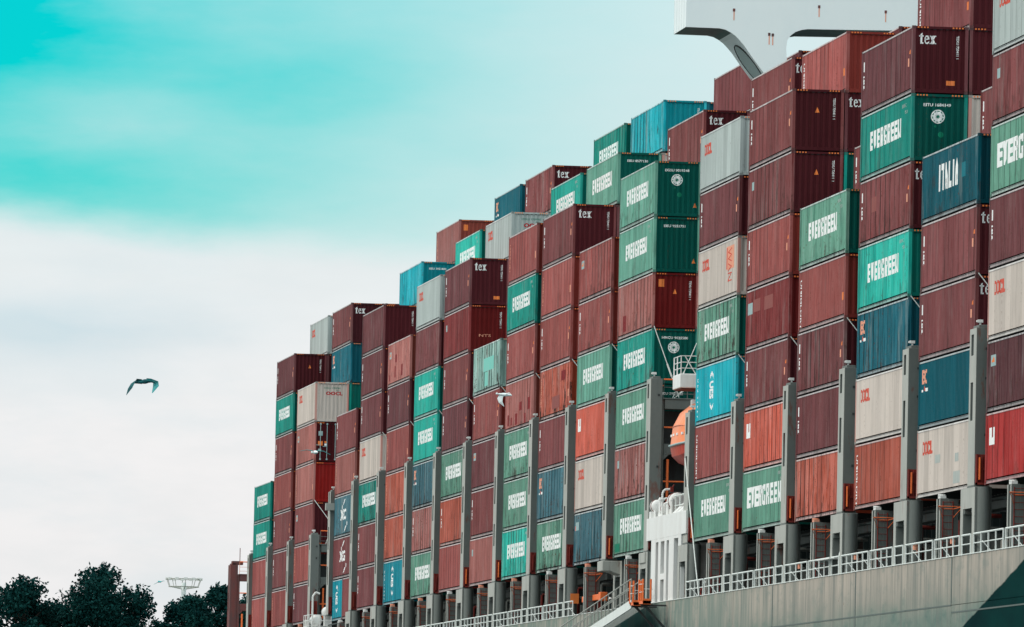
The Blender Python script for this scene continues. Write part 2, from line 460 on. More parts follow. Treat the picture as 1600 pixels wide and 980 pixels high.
# serif lower-case for the big word on some end walls
TEX = ([[(.10, .0), (.24, .0), (.26, .95), (.10, .82)]] + rects((0, .36, .62, .72), (.18, .34, 0, .12))
       + [[(.46, .2), (.56, .02), (.56, .7), (.46, .52)], [(.55, 0), (.72, 0), (.84, .14), (.80, .22), (.70, .12), (.55, .14)],
          [(.55, .58), (.55, .72), (.72, .72), (.80, .62), (.68, .6)], [(.68, .72), (.84, .5), (.84, .36), (.70, .36), (.70, .6)], [(.5, .36), (.84, .36), (.84, .44), (.5, .44)]]
       + [[(.93, .72), (1.10, .72), (1.34, 0), (1.16, 0)], [(1.24, .72), (1.36, .72), (1.06, 0), (.94, 0)]]
       + rects((.88, 1.16, .64, .72), (1.14, 1.42, .64, .72), (.86, 1.12, 0, .08), (1.10, 1.42, 0, .08)))


def word(txt, u, z, wd, h, gap=.12):
    n = len(txt); cw = wd/(n+(n-1)*gap); out = []
    for i, ch in enumerate(txt):
        x = u+i*cw*(1+gap)
        out += [[(x+a*cw, z+b*h) for a, b in poly] for poly in GLY[ch]]
    return out


def circ(cx, cz, r, n=24, a0=0.): return [(cx+r*math.cos(a0+2*PI*i/n), cz+r*math.sin(a0+2*PI*i/n)) for i in range(n)]


def ring(cx, cz, r1, r2, n=24, seg=None):
    out = []
    for i in range(n):
        if seg and i % seg == seg-1: continue
        a, b = 2*PI*i/n, 2*PI*(i+1)/n
        out.append([(cx+r1*math.cos(a), cz+r1*math.sin(a)), (cx+r2*math.cos(a), cz+r2*math.sin(a)), (cx+r2*math.cos(b), cz+r2*math.sin(b)), (cx+r1*math.cos(b), cz+r1*math.sin(b))])
    return out


FT = {}


def ftext(txt, u, z, h, vertical=False, bold=.0, stretch=1.0, upright=False):
    """polygons of a small printed text; vertical = turned clockwise, upright = letters stacked"""
    key = (txt, bold)
    if key not in FT:
        cu = bpy.data.curves.new('t', 'FONT'); cu.body = txt; cu.size = 1.4; cu.offset = bold; cu.resolution_u = 2
        ob = bpy.data.objects.new('t', cu); C.objects.link(ob)
        me = bpy.data.meshes.new_from_object(ob)
        P = [[(me.vertices[i].co.x, me.vertices[i].co.y) for i in p.vertices] for p in me.polygons]
        bpy.data.objects.remove(ob); bpy.data.curves.remove(cu); bpy.data.meshes.remove(me)
        FT[key] = P
    out = []
    for p in FT[key]:
        if vertical: out.append([(u+b*h, z-a*h*stretch) for a, b in p])
        else: out.append([(u+a*h*stretch, z+b*h) for a, b in p])
    return out


def drape(key, polys, face, LL, lift=.005):
    """mesh of flat polygons laid on the corrugated side or end wall"""
    key = f'{key}_{face}_{LL:.1f}'
    if key in CM: return CM[key]
    bm = bmesh.new()
    for p in polys:
        try: bm.faces.new([bm.verts.new((a, 0, b)) for a, b in p])
        except ValueError: pass
    bp, fn = SIDE_P[LL] if face == 'side' else END_P
    us = [v.co.x for v in bm.verts]; lo, hi = min(us), max(us)
    for u, d in bp:
        if lo < u < hi:
            bmesh.ops.bisect_plane(bm, geom=bm.verts[:]+bm.edges[:]+bm.faces[:], dist=1e-5, plane_co=(u, 0, 0), plane_no=(1, 0, 0))
    for v in bm.verts:
        u, z = v.co.x, v.co.z
        if face == 'side': v.co = (-LL/2+u, -W/2+.012+fn(u)-lift, z)
        else: v.co = (LL/2-.02-fn(u)+lift, -W/2+u, z)
    m = bpy.data.meshes.new(key); bm.to_mesh(m); bm.free(); m.materials.append(SLOT); CM[key] = m
    return m


NUMS = ['EITU 1684149', 'EGSU 9039248', 'EISU 9553751', 'HMCU 9025508', 'EISU 8577130', 'EISU 3921830']
LGRID = {}


def side_decals(code, LL, far_u=0.):
    """yield (part name, key, polygons, material) for one mark on the long wall"""
    k = code
    if k == 'EG': yield 'lettering', k, word('EVERGREEN', 2.25, 1.20, 7.4, .83), WHITE
    elif k == 'EGB': yield 'lettering', k, word('EVERGREEN', 1.3, 1.12, 9.6, .98), WHITE
    elif k == 'NO':
        yield 'number_marks', k, ftext('EISU 9553', 9.9, 2.42, .16, stretch=1.0)+ftext('45 G1', 10.6, 2.14, .14), PATCHG
    elif k == 'IT': yield 'lettering', k, word('ITALIA', 3.5, 1.12, 4.4, 1.12, .18), WHITE; yield 'faded_patch', k+'p', rects((8.7, 9.4, 1.35, 1.95)), PATCHK
    elif k == 'TX':
        yield 'edge_lettering', k, rects((.50, .62, 1.95, 2.38))+ftext('tex', .44, 1.78, .30, True, .03, 1.15), WHITE
        yield 'sticker', k+'s', rects((11.1, 11.5, 1.20, 1.55)), SALM
        yield 'sticker', k+'t', [[(11.45, 1.72), (11.75, 1.72), (11.6, 1.92)]], ORNG
    elif k == 'UG':
        yield 'edge_lettering', k, ftext('UNIGLORY', .45, 2.45, .32, True, .03, 1.02), WHITE
        yield 'sticker', k+'s', rects((11.3, 11.7, .85, 1.20)), ORNG
    elif k == 'UG2':
        yield 'edge_lettering', k, ftext('UNIGLORY', .45, 2.4, .24, True, .02, 1.0), SALM
        yield 'sticker', k+'s', rects((11.3, 11.65, .9, 1.3)), SALM
    elif k == 'OO': yield 'lettering', k, word('OOCL', 1.15, 1.80, 2.2, .56, .12), RED
    elif k == 'KL':
        yield 'lettering', k, ftext('EC', .75, 1.95, .55, False, .07, 1.15), SALM
        yield 'emblem', k+'t', [[(1.1, 1.62), (1.5, 1.62), (1.3, 1.85)]], RED
        yield 'small_lettering', k+'w', rects((.72, 1.05, 1.58, 1.68), (1.55, 2.1, 1.58, 1.72)), WHITE
    elif k == 'HS': yield 'emblem', k, [[(.75, 1.58), (1.15, 1.58), (1.15, 2.28), (.75, 2.28)], [(1.4, 1.58), (1.85, 1.58), (1.85, 2.28), (1.4, 2.28)], [(1.14, 1.58), (1.41, 1.58), (1.41, 1.9), (1.14, 1.74)]], WHITE
    elif k == 'BC':
        yield 'emblem', k, rects((.6, 1.9, 1.95, 2.4)), LBLUE; yield 'emblem', k+'r', rects((.3, .56, 1.95, 2.2)), RED
    elif k == 'UE':
        P = ftext('UES', 4.35, 2.02, .95, True, .06, .40)
        P += [[(4.4, 2.16), (4.9, 2.34), (5.5, 2.10), (5.4, 2.30), (4.9, 2.50), (4.4, 2.34)], [(4.4, .96), (4.9, .74), (5.5, .90), (5.4, .74), (4.9, .58), (4.4, .78)]]
        yield 'lettering', k, P, WHITE; yield 'edge_lettering', k+'e', ftext('U E S  4 1 2 2 9', .5, 2.35, .22, True, .03, 1.0), WHITE
    elif k == 'UE20':
        P = ftext('UES', 2.1, 2.02, .95, True, .06, .40)
        P += [[(2.2, 2.16), (2.7, 2.34), (3.3, 2.10), (3.2, 2.30), (2.7, 2.50), (2.2, 2.34)], [(2.2, .96), (2.7, .74), (3.3, .90), (3.2, .74), (2.7, .58), (2.2, .78)]]
        yield 'lettering', k, P, WHITE; yield 'edge_lettering', k+'e', ftext('U E S  4 1', .3, 2.0, .22, True, .03, 1.0), WHITE
    elif k == 'SN':
        yield 'lettering', k, ftext('XC', 4.1, 1.22, .68, False, .07, 2.4), WHITE
        yield 'dash_emblem', k+'u', [[(5.3, 2.2), (5.9, 2.28), (6.8, 2.62), (6.2, 2.58)]]+[circ(5.0, 2.08, .16, 8)]+[[(6.2, .32), (6.8, .40), (7.7, .74), (7.1, .70)]]+[circ(7.9, .86, .16, 8)], WHITE
    elif k == 'SG':
        yield 'lettering', k, ftext('XG', 4.1, 1.22, .68, False, .07, 2.4), WHITE
        yield 'dash_emblem', k+'u', [[(5.3, 2.2), (5.9, 2.28), (6.8, 2.62), (6.2, 2.58)]]+[circ(5.0, 2.08, .16, 8)]+[[(6.2, .32), (6.8, .40), (7.7, .74), (7.1, .70)]]+[circ(7.9, .86, .16, 8)], WHITE
    elif k == 'LB':
        yield 'label', k, rects((.8, 1.7, 1.85, 2.3)), LBLUE; yield 'label_print', k+'d', [[(.9, 2.0), (1.6, 2.0), (1.5, 2.12), (1.3, 2.22)]], ORNG
    elif k == 'LT': yield 'label', k, rects((.9, 1.6, 1.85, 2.25)), LBLUE
    elif k == 'PR':
        for i, r in enumerate(((.9, 1.5, .35, 1.0), (2.3, 2.8, .35, .8), (4.2, 5.2, .30, .95), (6.0, 6.9, 1.05, 1.55), (8.0, 8.8, .25, .8), (9.6, 10.5, .95, 1.65))): yield 'repair_patch', f'{k}{i}', rects(r), PATCHR
    elif k == 'PQ':
        for i, r in enumerate(((4.0, 4.9, 1.5, 2.0), (3.6, 4.3, .5, 1.25), (7.2, 8.0, .45, 1.2), (.8, 1.3, .4, .8))): yield 'repair_patch', f'{k}{i}', rects(r), PATCHR
    elif k == 'P1': yield 'repair_patch', k, rects((8.6, 10.4, 1.90, 2.45)), PATCHR; yield 'faded_patch', k+'b', rects((5.0, 8.0, .45, 1.15)), PATCHP
    elif k == 'P2': yield 'repair_patch', k, rects((1.9, 3.0, .35, 1.20)), PATCHR
    elif k == 'P3':
        yield 'repair_patch', k, rects((2.1, 4.0, 1.75, 2.35)), PATCHP; yield 'repair_patch', k+'b', rects((5.2, 7.6, 1.68, 2.32)), PATCHP
        yield 'label', k+'c', rects((.5, 1.8, 1.7, 2.25)), LBLUE
    elif k == 'P4': yield 'faded_patch', k, rects((2.8, 3.9, 1.35, 2.0)), PATCHP
    elif k == 'P5': yield 'repair_patch', k, rects((7.6, 8.6, 1.0, 1.9)), PATCHP
    elif k == 'GR':
        yield 'orange_stain_patch', k, rects((8.7, 11.0, 1.42, 2.55)), SALM
        yield 'orange_print', k+'b', ftext('WAN', 9.1, 2.45, 1.2, True, .0, .40)+rects((8.75, 8.95, 1.45, 2.5)), RED
    elif k == 'GP':
        for i, r in enumerate(((4.0, 5.2, 1.35, 1.70), (8.3, 9.1, 1.25, 1.60), (8.0, 9.4, .35, .85))): yield 'faded_patch', f'{k}{i}', rects(r), PATCHG
    elif k == 'PT':
        yield 'faded_patch', k, rects((4.6, 9.3, 1.25, 2.05)), PATCHT; yield 'faded_patch', k+'b', rects((5.2, 6.6, .35, 1.2)), PATCHT
    elif k == 'PE': yield 'repair_patch', k, rects((.5, 2.2, .3, .75)), PATCHE
    elif k == 'PB': yield 'faded_patch', k, rects((1.5, 3.2, 1.25, 1.9), (4.5, 8.5, 1.75, 2.15)), PATCHG


def end_decals(code, LL):
    k = code
    if k == 'tex': yield 'end_lettering', k, [[(.30+a*.52, 2.12+b*.50) for a, b in p] for p in TEX], WHITE
    elif k == 'tx1': yield 'end_lettering', k, [[(.18+a*.52, 2.12+b*.50) for a, b in p] for p in TEX], WHITE
    elif k == 'vn': yield 'vertical_number', k, ftext('TEXU 720411 1', 1.93, 2.50, .10, True, .03, 1.1), WHITE
    elif k == 'or': yield 'sticker', k, rects((1.50, 1.88, .36, .56)), ORNG
    elif k == 'or2': yield 'sticker', k, rects((.32, .62, 2.15, 2.55)), ORNG
    elif k == 'tri': yield 'warning_triangle', k, [[(1.08, 1.80), (1.28, 1.80), (1.18, 2.06)]], ORNG
    elif k == 'tri2': yield 'warning_triangle', k, [[(2.02, .50), (2.22, .50), (2.12, .76)]], ORNG
    elif k.startswith('hn'): yield 'number', k, ftext(NUMS[int(k[2])], .52, 2.36, .125, False, .035, 1.18), WHITE
    elif k == 'lg':
        yield 'round_emblem', k, [circ(1.16, 1.92, .30, 28)], WHITE
        yield 'emblem_star', k+'s', [[(1.16+(.12 if i % 2 else .05)*math.cos(PI*i/8), 1.92+(.12 if i % 2 else .05)*math.sin(PI*i/8)) for i in range(16)]]+ring(1.16, 1.92, .215, .255, 30, 3), GREENP
    elif k == 'lg2':
        yield 'round_emblem', k, ring(1.16, 1.92, .17, .29, 28)+[circ(1.16, 1.92, .10, 12)], WHITE
        yield 'emblem_star', k+'s', ring(1.16, 1.92, .11, .16, 24), GREENP
    elif k == 'oo': yield 'end_lettering', k, ftext('OOCL', .78, 1.96, .24, False, .07, 1.25), CRIM; yield 'number', k+'n', ftext('OOLU 1709785', .62, 2.40, .12, False, .02, 1.1)+ftext('45G1', 1.5, 2.24, .10), GREENP
    elif k == 'nts': yield 'end_lettering', k, ftext('NTS', .62, .95, .16, False, .0, 1.9), SALM
    elif k == 'rk': yield 'dark_stain', k, [circ(1.3, 1.15, .13, 9), circ(1.05, 1.5, .06, 7)], PATCHE
    elif k == 'lbl':
        yield 'label', k, rects((.22, .58, 1.85, 2.2)), LBLUE; yield 'sticker', k+'b', rects((.22, .58, 1.15, 1.45)), ORNG
        yield 'warning_triangle', k+'c', [[(.78, 1.25), (.98, 1.25), (.88, 1.45)]], ORNG; yield 'label', k+'d', [[(.78, 1.18), (.98, 1.18), (.88, .98)]], WHITE


COL = {'m': (.140, .046, .052), 'n': (.105, .040, .046), 'u': (.34, .088, .078), 'v': (.42, .15, .13), 'r': (.22, .036, .036), 'o': (.42, .095, .062), 'R': (.60, .115, .075),
       'S': (.38, .032, .030), 'E': (.004, .25, .20), 'F': (.014, .40, .32), 'e': (.12, .285, .21), 'f': (.15, .38, .29), 'T': (.003, .41, .49), 'K': (.008, .13, .175), 'D': (.001, .080, .108),
       'B': (.055, .150, .185), 'b': (.003, .25, .32), 'W': (.56, .485, .435), 'w': (.42, .47, .455), 'g': (.28, .45, .40), 'x': (.12, .030, .034)}


def shaded_end_colour(c):
    """the ends of a container keep deeper paint, with some of their shade put into it; the long walls are bleached by the sun"""
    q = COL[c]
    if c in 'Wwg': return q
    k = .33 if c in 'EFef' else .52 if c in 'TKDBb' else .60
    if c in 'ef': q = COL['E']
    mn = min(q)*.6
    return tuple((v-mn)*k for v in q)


NAMES = {'m': 'maroon', 'n': 'dark maroon', 'u': 'faded maroon', 'v': 'pinkish red', 'r': 'deep red', 'o': 'rusty orange', 'R': 'orange red', 'S': 'bright red', 'E': 'green', 'F': 'bright green',
         'e': 'grey green', 'f': 'pale green', 'T': 'bright teal', 'K': 'teal blue', 'D': 'dark blue', 'B': 'slate blue', 'b': 'blue', 'W': 'cream', 'w': 'pale grey', 'g': 'pale grey-green', 'x': 'oxblood'}
MARKS = {'EG': 'white block lettering', 'EGB': 'oversized white lettering', 'IT': 'bold white lettering', 'TX': 'white edge marks', 'UG': 'white edge lettering', 'UG2': 'pink edge lettering', 'OO': 'red corner letters',
         'KL': 'salmon corner letters', 'HS': 'white corner emblem', 'BC': 'pale corner emblem', 'UE': 'white vertical letters', 'UE20': 'white vertical letters', 'SN': 'white square letters', 'SG': 'white square letters',
         'LB': 'small pale label', 'LT': 'small pale label', 'PR': 'dark red patches', 'PQ': 'dark red patches', 'P1': 'dark red patch', 'P2': 'dark red patch', 'P3': 'two faded patches', 'GR': 'orange stained patch', 'PT': 'teal stains'}
NX = {1: -263.3, 2: -248.4, 3: -233.2, 4: -206.9, 5: -192, 6: -176.5, 7: -161.5, 8: -146.8, 9: -131.9, 10: -117, 11: -102.3, 12: -87.2, 13: -72.3, 14: -45.1, 15: -30.2, 16: -15.4, 17: 0, 18: 14.9, 19: 29.8}
ZO = {1: -.45, 2: -.25, 3: -.25, 4: -.5, 5: -.1, 6: -.1, 7: -.07, 18: -.05, 19: -.03}
SP = {1: 'leftmost stack', 2: 'second stack from left', 3: 'third stack from left', 4: 'fourth stack from left', 5: 'fifth stack from left', 6: 'sixth stack from left', 7: 'seventh stack from left',
      8: 'sixth stack left of lifeboat', 9: 'fifth stack left of lifeboat', 10: 'fourth stack left of lifeboat', 11: 'third stack left of lifeboat', 12: 'second stack left of lifeboat', 13: 'stack directly left of lifeboat',
      14: 'stack directly right of lifeboat', 15: 'second stack right of lifeboat', 16: 'third stack right of lifeboat', 17: 'third stack from right edge', 18: 'second stack from right edge', 19: 'stack cut by right edge'}
ORD = ['', 'lowest', 'second from bottom', 'third from bottom', 'fourth from bottom', 'fifth from bottom', 'sixth from bottom', 'seventh from bottom']
HT = {}
BUILT = set()


def container(b, row, t, c, side=(), end=(), wear=1, label=None, dz=0., LL=L40, half=None, doors=False, ends='mark'):
    BUILT.add((b, row, t))
    X = NX[b]-LL/2
    if half == 'far': X = NX[b]-L40+LL/2
    k = f'{LL:.1f}'; container_meshes(LL)
    if label is None:
        mk = [MARKS[s] for s in side if s in MARKS]
        d = f'{NAMES[c]} container'+(f' with {mk[0]}' if mk else '')
        pos = 'topmost' if t == HT[b] else ORD[t]
        label = f'{d}, {pos} in {SP[b]}'
    rr = random.Random(b*100+row*17+t)
    jit = lambda s: (rr.random()-.5)*s
    o = thing('shipping_container', label, 'container', (X+jit(.05), row*RP+W/2+jit(.03), (t-1)*TP+ZO.get(b, 0)+dz), 'containers stacked on the ship')
    o.rotation_euler = (0, 0, jit(.0012))
    cc = COL[c]; br = .88+rr.random()*.24
    if c in 'mn':
        f_ = rr.random()*.42; cc = tuple(p*(1-f_)+q*f_ for p, q in zip(cc, COL['u']))
    elif c in 'uv':
        f_ = rr.random()*.35; cc = tuple(p*(1-f_)+q*f_ for p, q in zip(cc, COL['m']))
    seed = rr.random()*.98+.01
    if c in 'Ww': wear = 0; br = .97+rr.random()*.06
    color = (cc[0]*br, cc[1]*br, cc[2]*br, seed+10*wear)
    dark = tuple(q*.5 for q in cc)

    def P(name, key, col=color, mat=PAINT):
        q = share(name, CM[key], mat, o); q.color = col; return q
    P('side_panel', 'side'+k); P('side_panel', 'side_in'+k); P('roof', 'roof'+k); P('floor', 'floor'+k, mat=DARKST)
    ce = (*shaded_end_colour(c), seed)
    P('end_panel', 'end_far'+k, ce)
    if doors:
        for s in (-1, 1):
            dd = P('door', f'door{s}'+k, ce)
            for j in (0, 1):
                q = share('locking_bar', CM[f'rod{s}{j}'+k], LBLUE, dd)
    else:
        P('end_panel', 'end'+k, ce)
    if doors:
        hh = LL/2
        for nm, bx, mt in (('label', (-.92, -.62, 1.90, 2.22), LBLUE), ('sticker', (-.95, -.60, 1.18, 1.50), ORNG), ('sticker', (-.48, -.30, 1.36, 1.50), ORNG), ('label', (-.48, -.30, 1.18, 1.33), WHITE), ('label', (-.92, -.7, .78, .95), LBLUE)):
            me_ = MB().box(hh-.011, hh-.006, *bx); add(nm, me_.mesh(nm), mt, o)
    light = tuple(min(.8, q*.45+.42) for q in cc)  # top rail paled: its white highlight is put into the colour
    for nm in ('top_rail', 'top_rail_in'): P('top_rail', nm+k, (*light, seed+10*wear))
    rail = tuple(q*.45+.27 for q in cc)
    for nm in ('bottom_rail', 'bottom_rail_in'): P('bottom_rail', nm+k, (*rail, seed+10*wear))
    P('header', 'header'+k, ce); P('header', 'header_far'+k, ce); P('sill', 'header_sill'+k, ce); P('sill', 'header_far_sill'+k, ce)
    pk = (.55, .28, .24) if c == 'W' else cc
    for sx in (-1, 1):
        for sy in (-1, 1):
            P('corner_post', f'post{sx}{sy}'+k, (*pk, seed+10*wear))
    q = P('corner_castings', 'cast'+k, (*tuple(v*.5+.02 for v in cc), seed+10*wear)); q['kind'] = 'stuff'
    for s in (-1, 1): share('height_marks', CM[f'mark{s}'+k], ORNG, o)
    share('vent_dashes', CM['dash'+k], BLACK, o)
    for cd_ in side:
        for nm, key, polys, mat in side_decals(cd_, LL):
            share(nm, drape(key, polys, 'side', LL, .009 if nm in ('label_print', 'orange_print') else .005), mat, o)
    for cd_ in end:
        for nm, key, polys, mat in end_decals(cd_, LL):
            share(nm, drape(key, polys, 'end', LL, .010 if nm == 'emblem_star' else .005), mat, o)
    return o


OUT = {
    1: [('u', 'UG2'), ('u', ''), ('E', 'EG'), ('E', 'EG')],
    2: [('u', 'UG2'), ('m', 'TX'), ('m', 'TX'), ('u', 'UG2'), ('m', 'TX'), ('E', 'EG'), ('m', 'TX', 'tri vn')],
    3: [('m', 'TX'), ('u', 'UG2'), ('m', 'LB', 'tri'), ('v', 'UG2', 'tri2', 1, 'S'), ('v', 'LB', '', 1, 'x'), ('W', 'OO', 'oo')],
    4: [None, ('m', 'SG'), ('B', 'SN', '', 3), ('v', 'UG2'), ('m', 'TX')],
    5: [('m', 'TX'), ('m', 'TX'), ('E', 'EG', '', 3), ('W', 'OO'), ('m', 'TX'), ('m', 'TX'), ('m', '', 'vn', 2)],
    6: [('b', 'UE'), ('o', 'UG2', '', 2), ('o', 'UG2', '', 2), ('u', 'UG2'), ('m', 'TX'), ('v', 'PQ LB', '', 2)],
    7: [('e', 'EG', '', 3), ('v', 'TX', '', 3), ('B', 'KL', '', 3), ('F', 'EG NO', 'lg2'), ('F', 'EG NO'), ('m', '', '', 3), ('w', 'OO')],
    8: [('u', ''), ('o', 'TX', '', 2), ('e', 'EG NO', '', 3), ('m', 'TX'), ('m', 'TX'), ('r', 'LT', 'vn nts', 1), ('m', 'TX', 'tex vn or')],
    9: [('v', 'LT'), ('m', 'TX'), ('m', 'LB'), ('u', 'TX'), ('g', 'PT', '', 4)],
    10: [('F', 'EG NO', '', 3), ('e', 'EG', '', 2), ('e', 'EG NO', '', 3), ('v', 'PR', '', 2), ('u', 'TX'), ('E', 'EG NO', '', 2), ('u', 'UG2')],
    11: [('e', 'EG', '', 4), ('B', 'KL', '', 3), ('m', 'TX'), ('o', 'P1 UG2', '', 4), ('u', 'TX'), ('u', 'UG2'), ('m', 'TX', 'tex vn')],
    12: [('B', 'BC', '', 4), ('W', 'OO'), ('R', 'HS'), ('f', 'EG'), ('u', 'TX', '', 2), ('u', 'LB', '', 2)],
    13: [('e', 'EG PE', '', 2), ('v', 'LT', '', 4), ('e', 'EG', 'hn5'), ('E', 'EG', 'hn3 lg', 3), ('v', 'P2', 'or2 tri vn', 2, 'r'), ('f', 'EG NO', 'hn2 tri2', 1, 'E'), ('f', 'EG', 'hn1 lg tri2 rk', 2, 'E')],
    14: [('e', 'EG NO'), ('u', 'UG'), ('T', 'UE'), ('e', 'EG NO', '', 4), ('W', 'OO GR'), ('m', 'TX'), ('w', 'OO')],
    15: [('e', 'EGB NO'), ('R', 'HS', '', 2), ('m', 'TX', '', 2), ('r', 'P3', '', 2), ('u', 'TX', '', 1), ('m', 'LT', 'vn tri', 2), ('m', 'TX', 'vn tri')],
    16: [('o', '', '', 3), ('m', 'TX'), ('m', 'TX', '', 2), ('u', 'UG'), ('e', 'EG NO', '', 2)],
    17: [('o', 'UG', '', 1), ('W', 'OO', '', 2), ('K', 'KL', '', 3), ('F', 'EG NO', '', 2), ('m', 'TX P4', 'tx1', 2), ('E', 'EG NO', 'hn0 lg rk', 1), ('m', 'TX', 'tex vn or')],
    18: [('W', 'OO GP', '', 1), ('D', 'KL', '', 0), ('m', 'TX', 'tx1', 1), ('m', 'TX', 'tx1'), ('D', 'IT', '', 2)],
    19: [('S', 'HS', '', 1), ('n', 'LB', '', 2), ('W', 'OO', '', 1), ('m', 'TX'), ('e', 'EGB', '', 1), ('m', 'LT', '', 2), ('w', 'OO', '', 2)],
}
for b, l in OUT.items(): HT[b] = len(l)
for b, l in OUT.items():
    for i, s in enumerate(l):
        if s is None: continue
        s = tuple(s)+('',)*(3-len(s)) if len(s) < 3 else s
        wear = s[3] if len(s) > 3 else 1
        c = container(b, 0, i+1, s[0], s[1].split(), s[2].split(), wear, doors=(b, i+1) == (3, 5))
        if len(s) > 4:      # end wall in a colour code of its own, also darkened as shade
            q = shaded_end_colour(s[4])
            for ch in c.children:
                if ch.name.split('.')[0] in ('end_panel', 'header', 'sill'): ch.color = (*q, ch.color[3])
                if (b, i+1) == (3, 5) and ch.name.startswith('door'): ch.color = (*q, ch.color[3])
container(4, 0, 1, 'b', ['UE20'], (), 1, 'short teal blue container with white vertical lettering, far half of a lowest slot', 0, 6.058, 'far')
container(4, 0, 1, 'm', (), (), 1, 'short maroon container beside the short teal one, lowest in fourth stack from left', 0, 6.058)

INNER = [  # bay, row, tier, colour, side, end, wear, label, dz
    (2, 1, 8, 'w', 'OO', '', 1, 'pale grey container standing inboard, highest over the second stack from left', 0),
    (2, 1, 7, 'n', '', '', 1, 'dark maroon container end left of the teal blue one, under the pale grey one', 0),
    (3, 1, 8, 'n', 'TX', 'tex', 1, 'dark maroon container with white end lettering, inboard above the third stack from left', 0),
    (3, 1, 7, 'K', 'KL', '', 3, 'teal blue container with salmon corner lettering, inboard behind the third stack from left', 0),
    (3, 1, 6, 'E', '', 'vn', 1, 'green container whose end shows right of the cream end wall with red lettering', 0),
    (3, 2, 8, 'n', '', '', 1, 'dark maroon container at the right of the leftmost white end lettering', .02),
    (5, 1, 8, 'T', '', 'hn5', 2, 'teal container with white end number, inboard above the fifth stack from left', .08),
    (5, 2, 9, 'v', 'UG2', 'or2', 1, 'pinkish container with red end, highest inboard behind the seventh stack from left', .08),
    (7, 1, 8, 'F', 'EG NO', '', 2, 'green container with white lettering, inboard left of the pale grey one with red ring letters', .03),
    (7, 2, 9, 'K', 'KL', '', 1, 'teal blue container with salmon lettering, highest inboard over the pale grey one', .09),
    (8, 1, 8, 'w', 'OO', 'oo', 1, 'pale grey container with red ring letters on its end, inboard behind a maroon one', 0),
    (8, 2, 9, 'm', 'TX', 'tex', 3, 'stained maroon container with white end lettering, highest inboard over the pale grey one', .06),
    (8, 3, 9, 'n', '', '', 1, 'dark maroon container end beside the highest stained maroon one', .0),
    (10, 1, 8, 'F', 'EG NO', 'vn', 1, 'green container with white lettering, inboard just above the fourth stack left of lifeboat', .06),
    (10, 2, 9, 'E', 'EG', '', 2, 'green container half hidden behind another green one, left of the bright blue one', .12),
    (11, 1, 8, 'f', 'EG', 'hn4', 1, 'pale green container with white lettering and end number, inboard above white end lettering', .07),
    (11, 2, 9, 'T', '', 'vn', 3, 'bright blue teal container with rust blots, highest inboard left of the bridge wing', .17),
    (11, 3, 9, 'K', '', '', 1, 'narrow blue container end just right of the rust blotted blue one', .14),
    (11, 2, 8, 'W', '', '', 1, 'cream container sliver below the rust blotted blue container', .1),
    (13, 1, 8, 'm', 'TX', 'tex', 1, 'maroon container with white end lettering, inboard above the stack left of lifeboat', -.16),
    (13, 2, 9, 'm', '', '', 1, 'plain maroon container partly behind the curved white bridge bracket', -.26),
    (13, 3, 9, 'x', '', '', 1, 'dark red container seen through the opening under the bridge wing', .20),
    (14, 1, 8, 'm', 'TX', 'tx1', 1, 'maroon container right under the curved bridge bracket foot', .06),
    (15, 1, 8, 'u', 'UG', '', 1, 'faded maroon container with vertical white lettering, inboard under the bridge opening', -.13),
    (15, 2, 8, 'x', '', '', 1, 'oxblood container top just left of the white end lettering at upper right', .18),
    (15, 1, 7, 'm', '', 'tx1', 1, 'maroon container whose cut white letters show beside a maroon one with orange triangle', 0),
    (15, 1, 6, 'E', '', '', 1, 'narrow green container end between maroon ends above a grey green container', 0),
    (16, 1, 6, 'm', 'TX', '', 1, 'maroon sliver with white edge marks left of the green container with round emblem', 0),
    (17, 1, 7, 'm', '', '', 1, 'maroon container end right of the white end lettering at upper right', .0),
    (17, 1, 6, 'W', '', '', 1, 'cream container end right of the green one with round emblem', 0),
    (17, 1, 8, 'm', 'UG', '', 1, 'topmost maroon container at upper right, cut by the top edge', -.05),
    (17, 2, 8, 'm', '', '', 1, 'maroon container end at upper right cut by the top edge', -.1),
    (18, 1, 6, 'm', 'TX', '', 1, 'maroon container sliver behind the dark blue one with bold white lettering', 0),
]
for b, r, t, c, s, e, wr, lb, dz_ in INNER: container(b, r, t, c, s.split(), e.split(), wr, lb, dz_)
# the stacks that carry those, hidden behind the outer row
TW = ['', 'first', 'second', 'third', 'fourth', 'fifth', 'sixth', 'seventh', 'eighth']
for b, r, t in [(i[0], i[1], i[2]) for i in INNER]:
    lo = max(1, min(HT[b], HT.get(b+1, 9))-1)
    for q in range(lo, t):
        if (b, r, q) not in BUILT:
            c = random.choice('mmmuEWv')
            container(b, r, q, c, (), (), 1, f'hidden {NAMES[c]} container, {TW[r]} row inboard, {TW[q]} tier, behind {SP[b]}')
for b in NX:
    if b in (4, 6, 9, 12, 16, 18, 19, 1): continue
    for r in (1, 2):
        for q in (HT[b]-1, HT[b]):
            if (b, r, q) not in BUILT: container(b, r, q, 'm', (), (), 1, f'hidden maroon container, {TW[r]} row inboard, {TW[q]} tier, behind {SP[b]}')

# ------------------------------------------------------------------ lashing posts, pedestals, rails
HY = -.42         # hull side plane
ZD = -2.80        # hull top edge
POSTS = {}
for b in NX:
    POSTS[b] = (NX[b]+.45, 8.9 if 4 <= b <= 13 else (6.05 if b < 4 else 6.4))
POSTS[0] = (-276.9, 5.9); POSTS[3.5] = (-220.6, 8.7); POSTS[13.5] = (-58.8, 6.55)
POSTS.pop(19)


def post_pos(b):
    if b == 0: return 'left of the leftmost stack'
    if b == 3.5: return 'left side of fourth stack from left'
    if b == 13.5: return 'right of the lifeboat, left of its neighbouring stack'
    return 'right side of the '+SP[b]


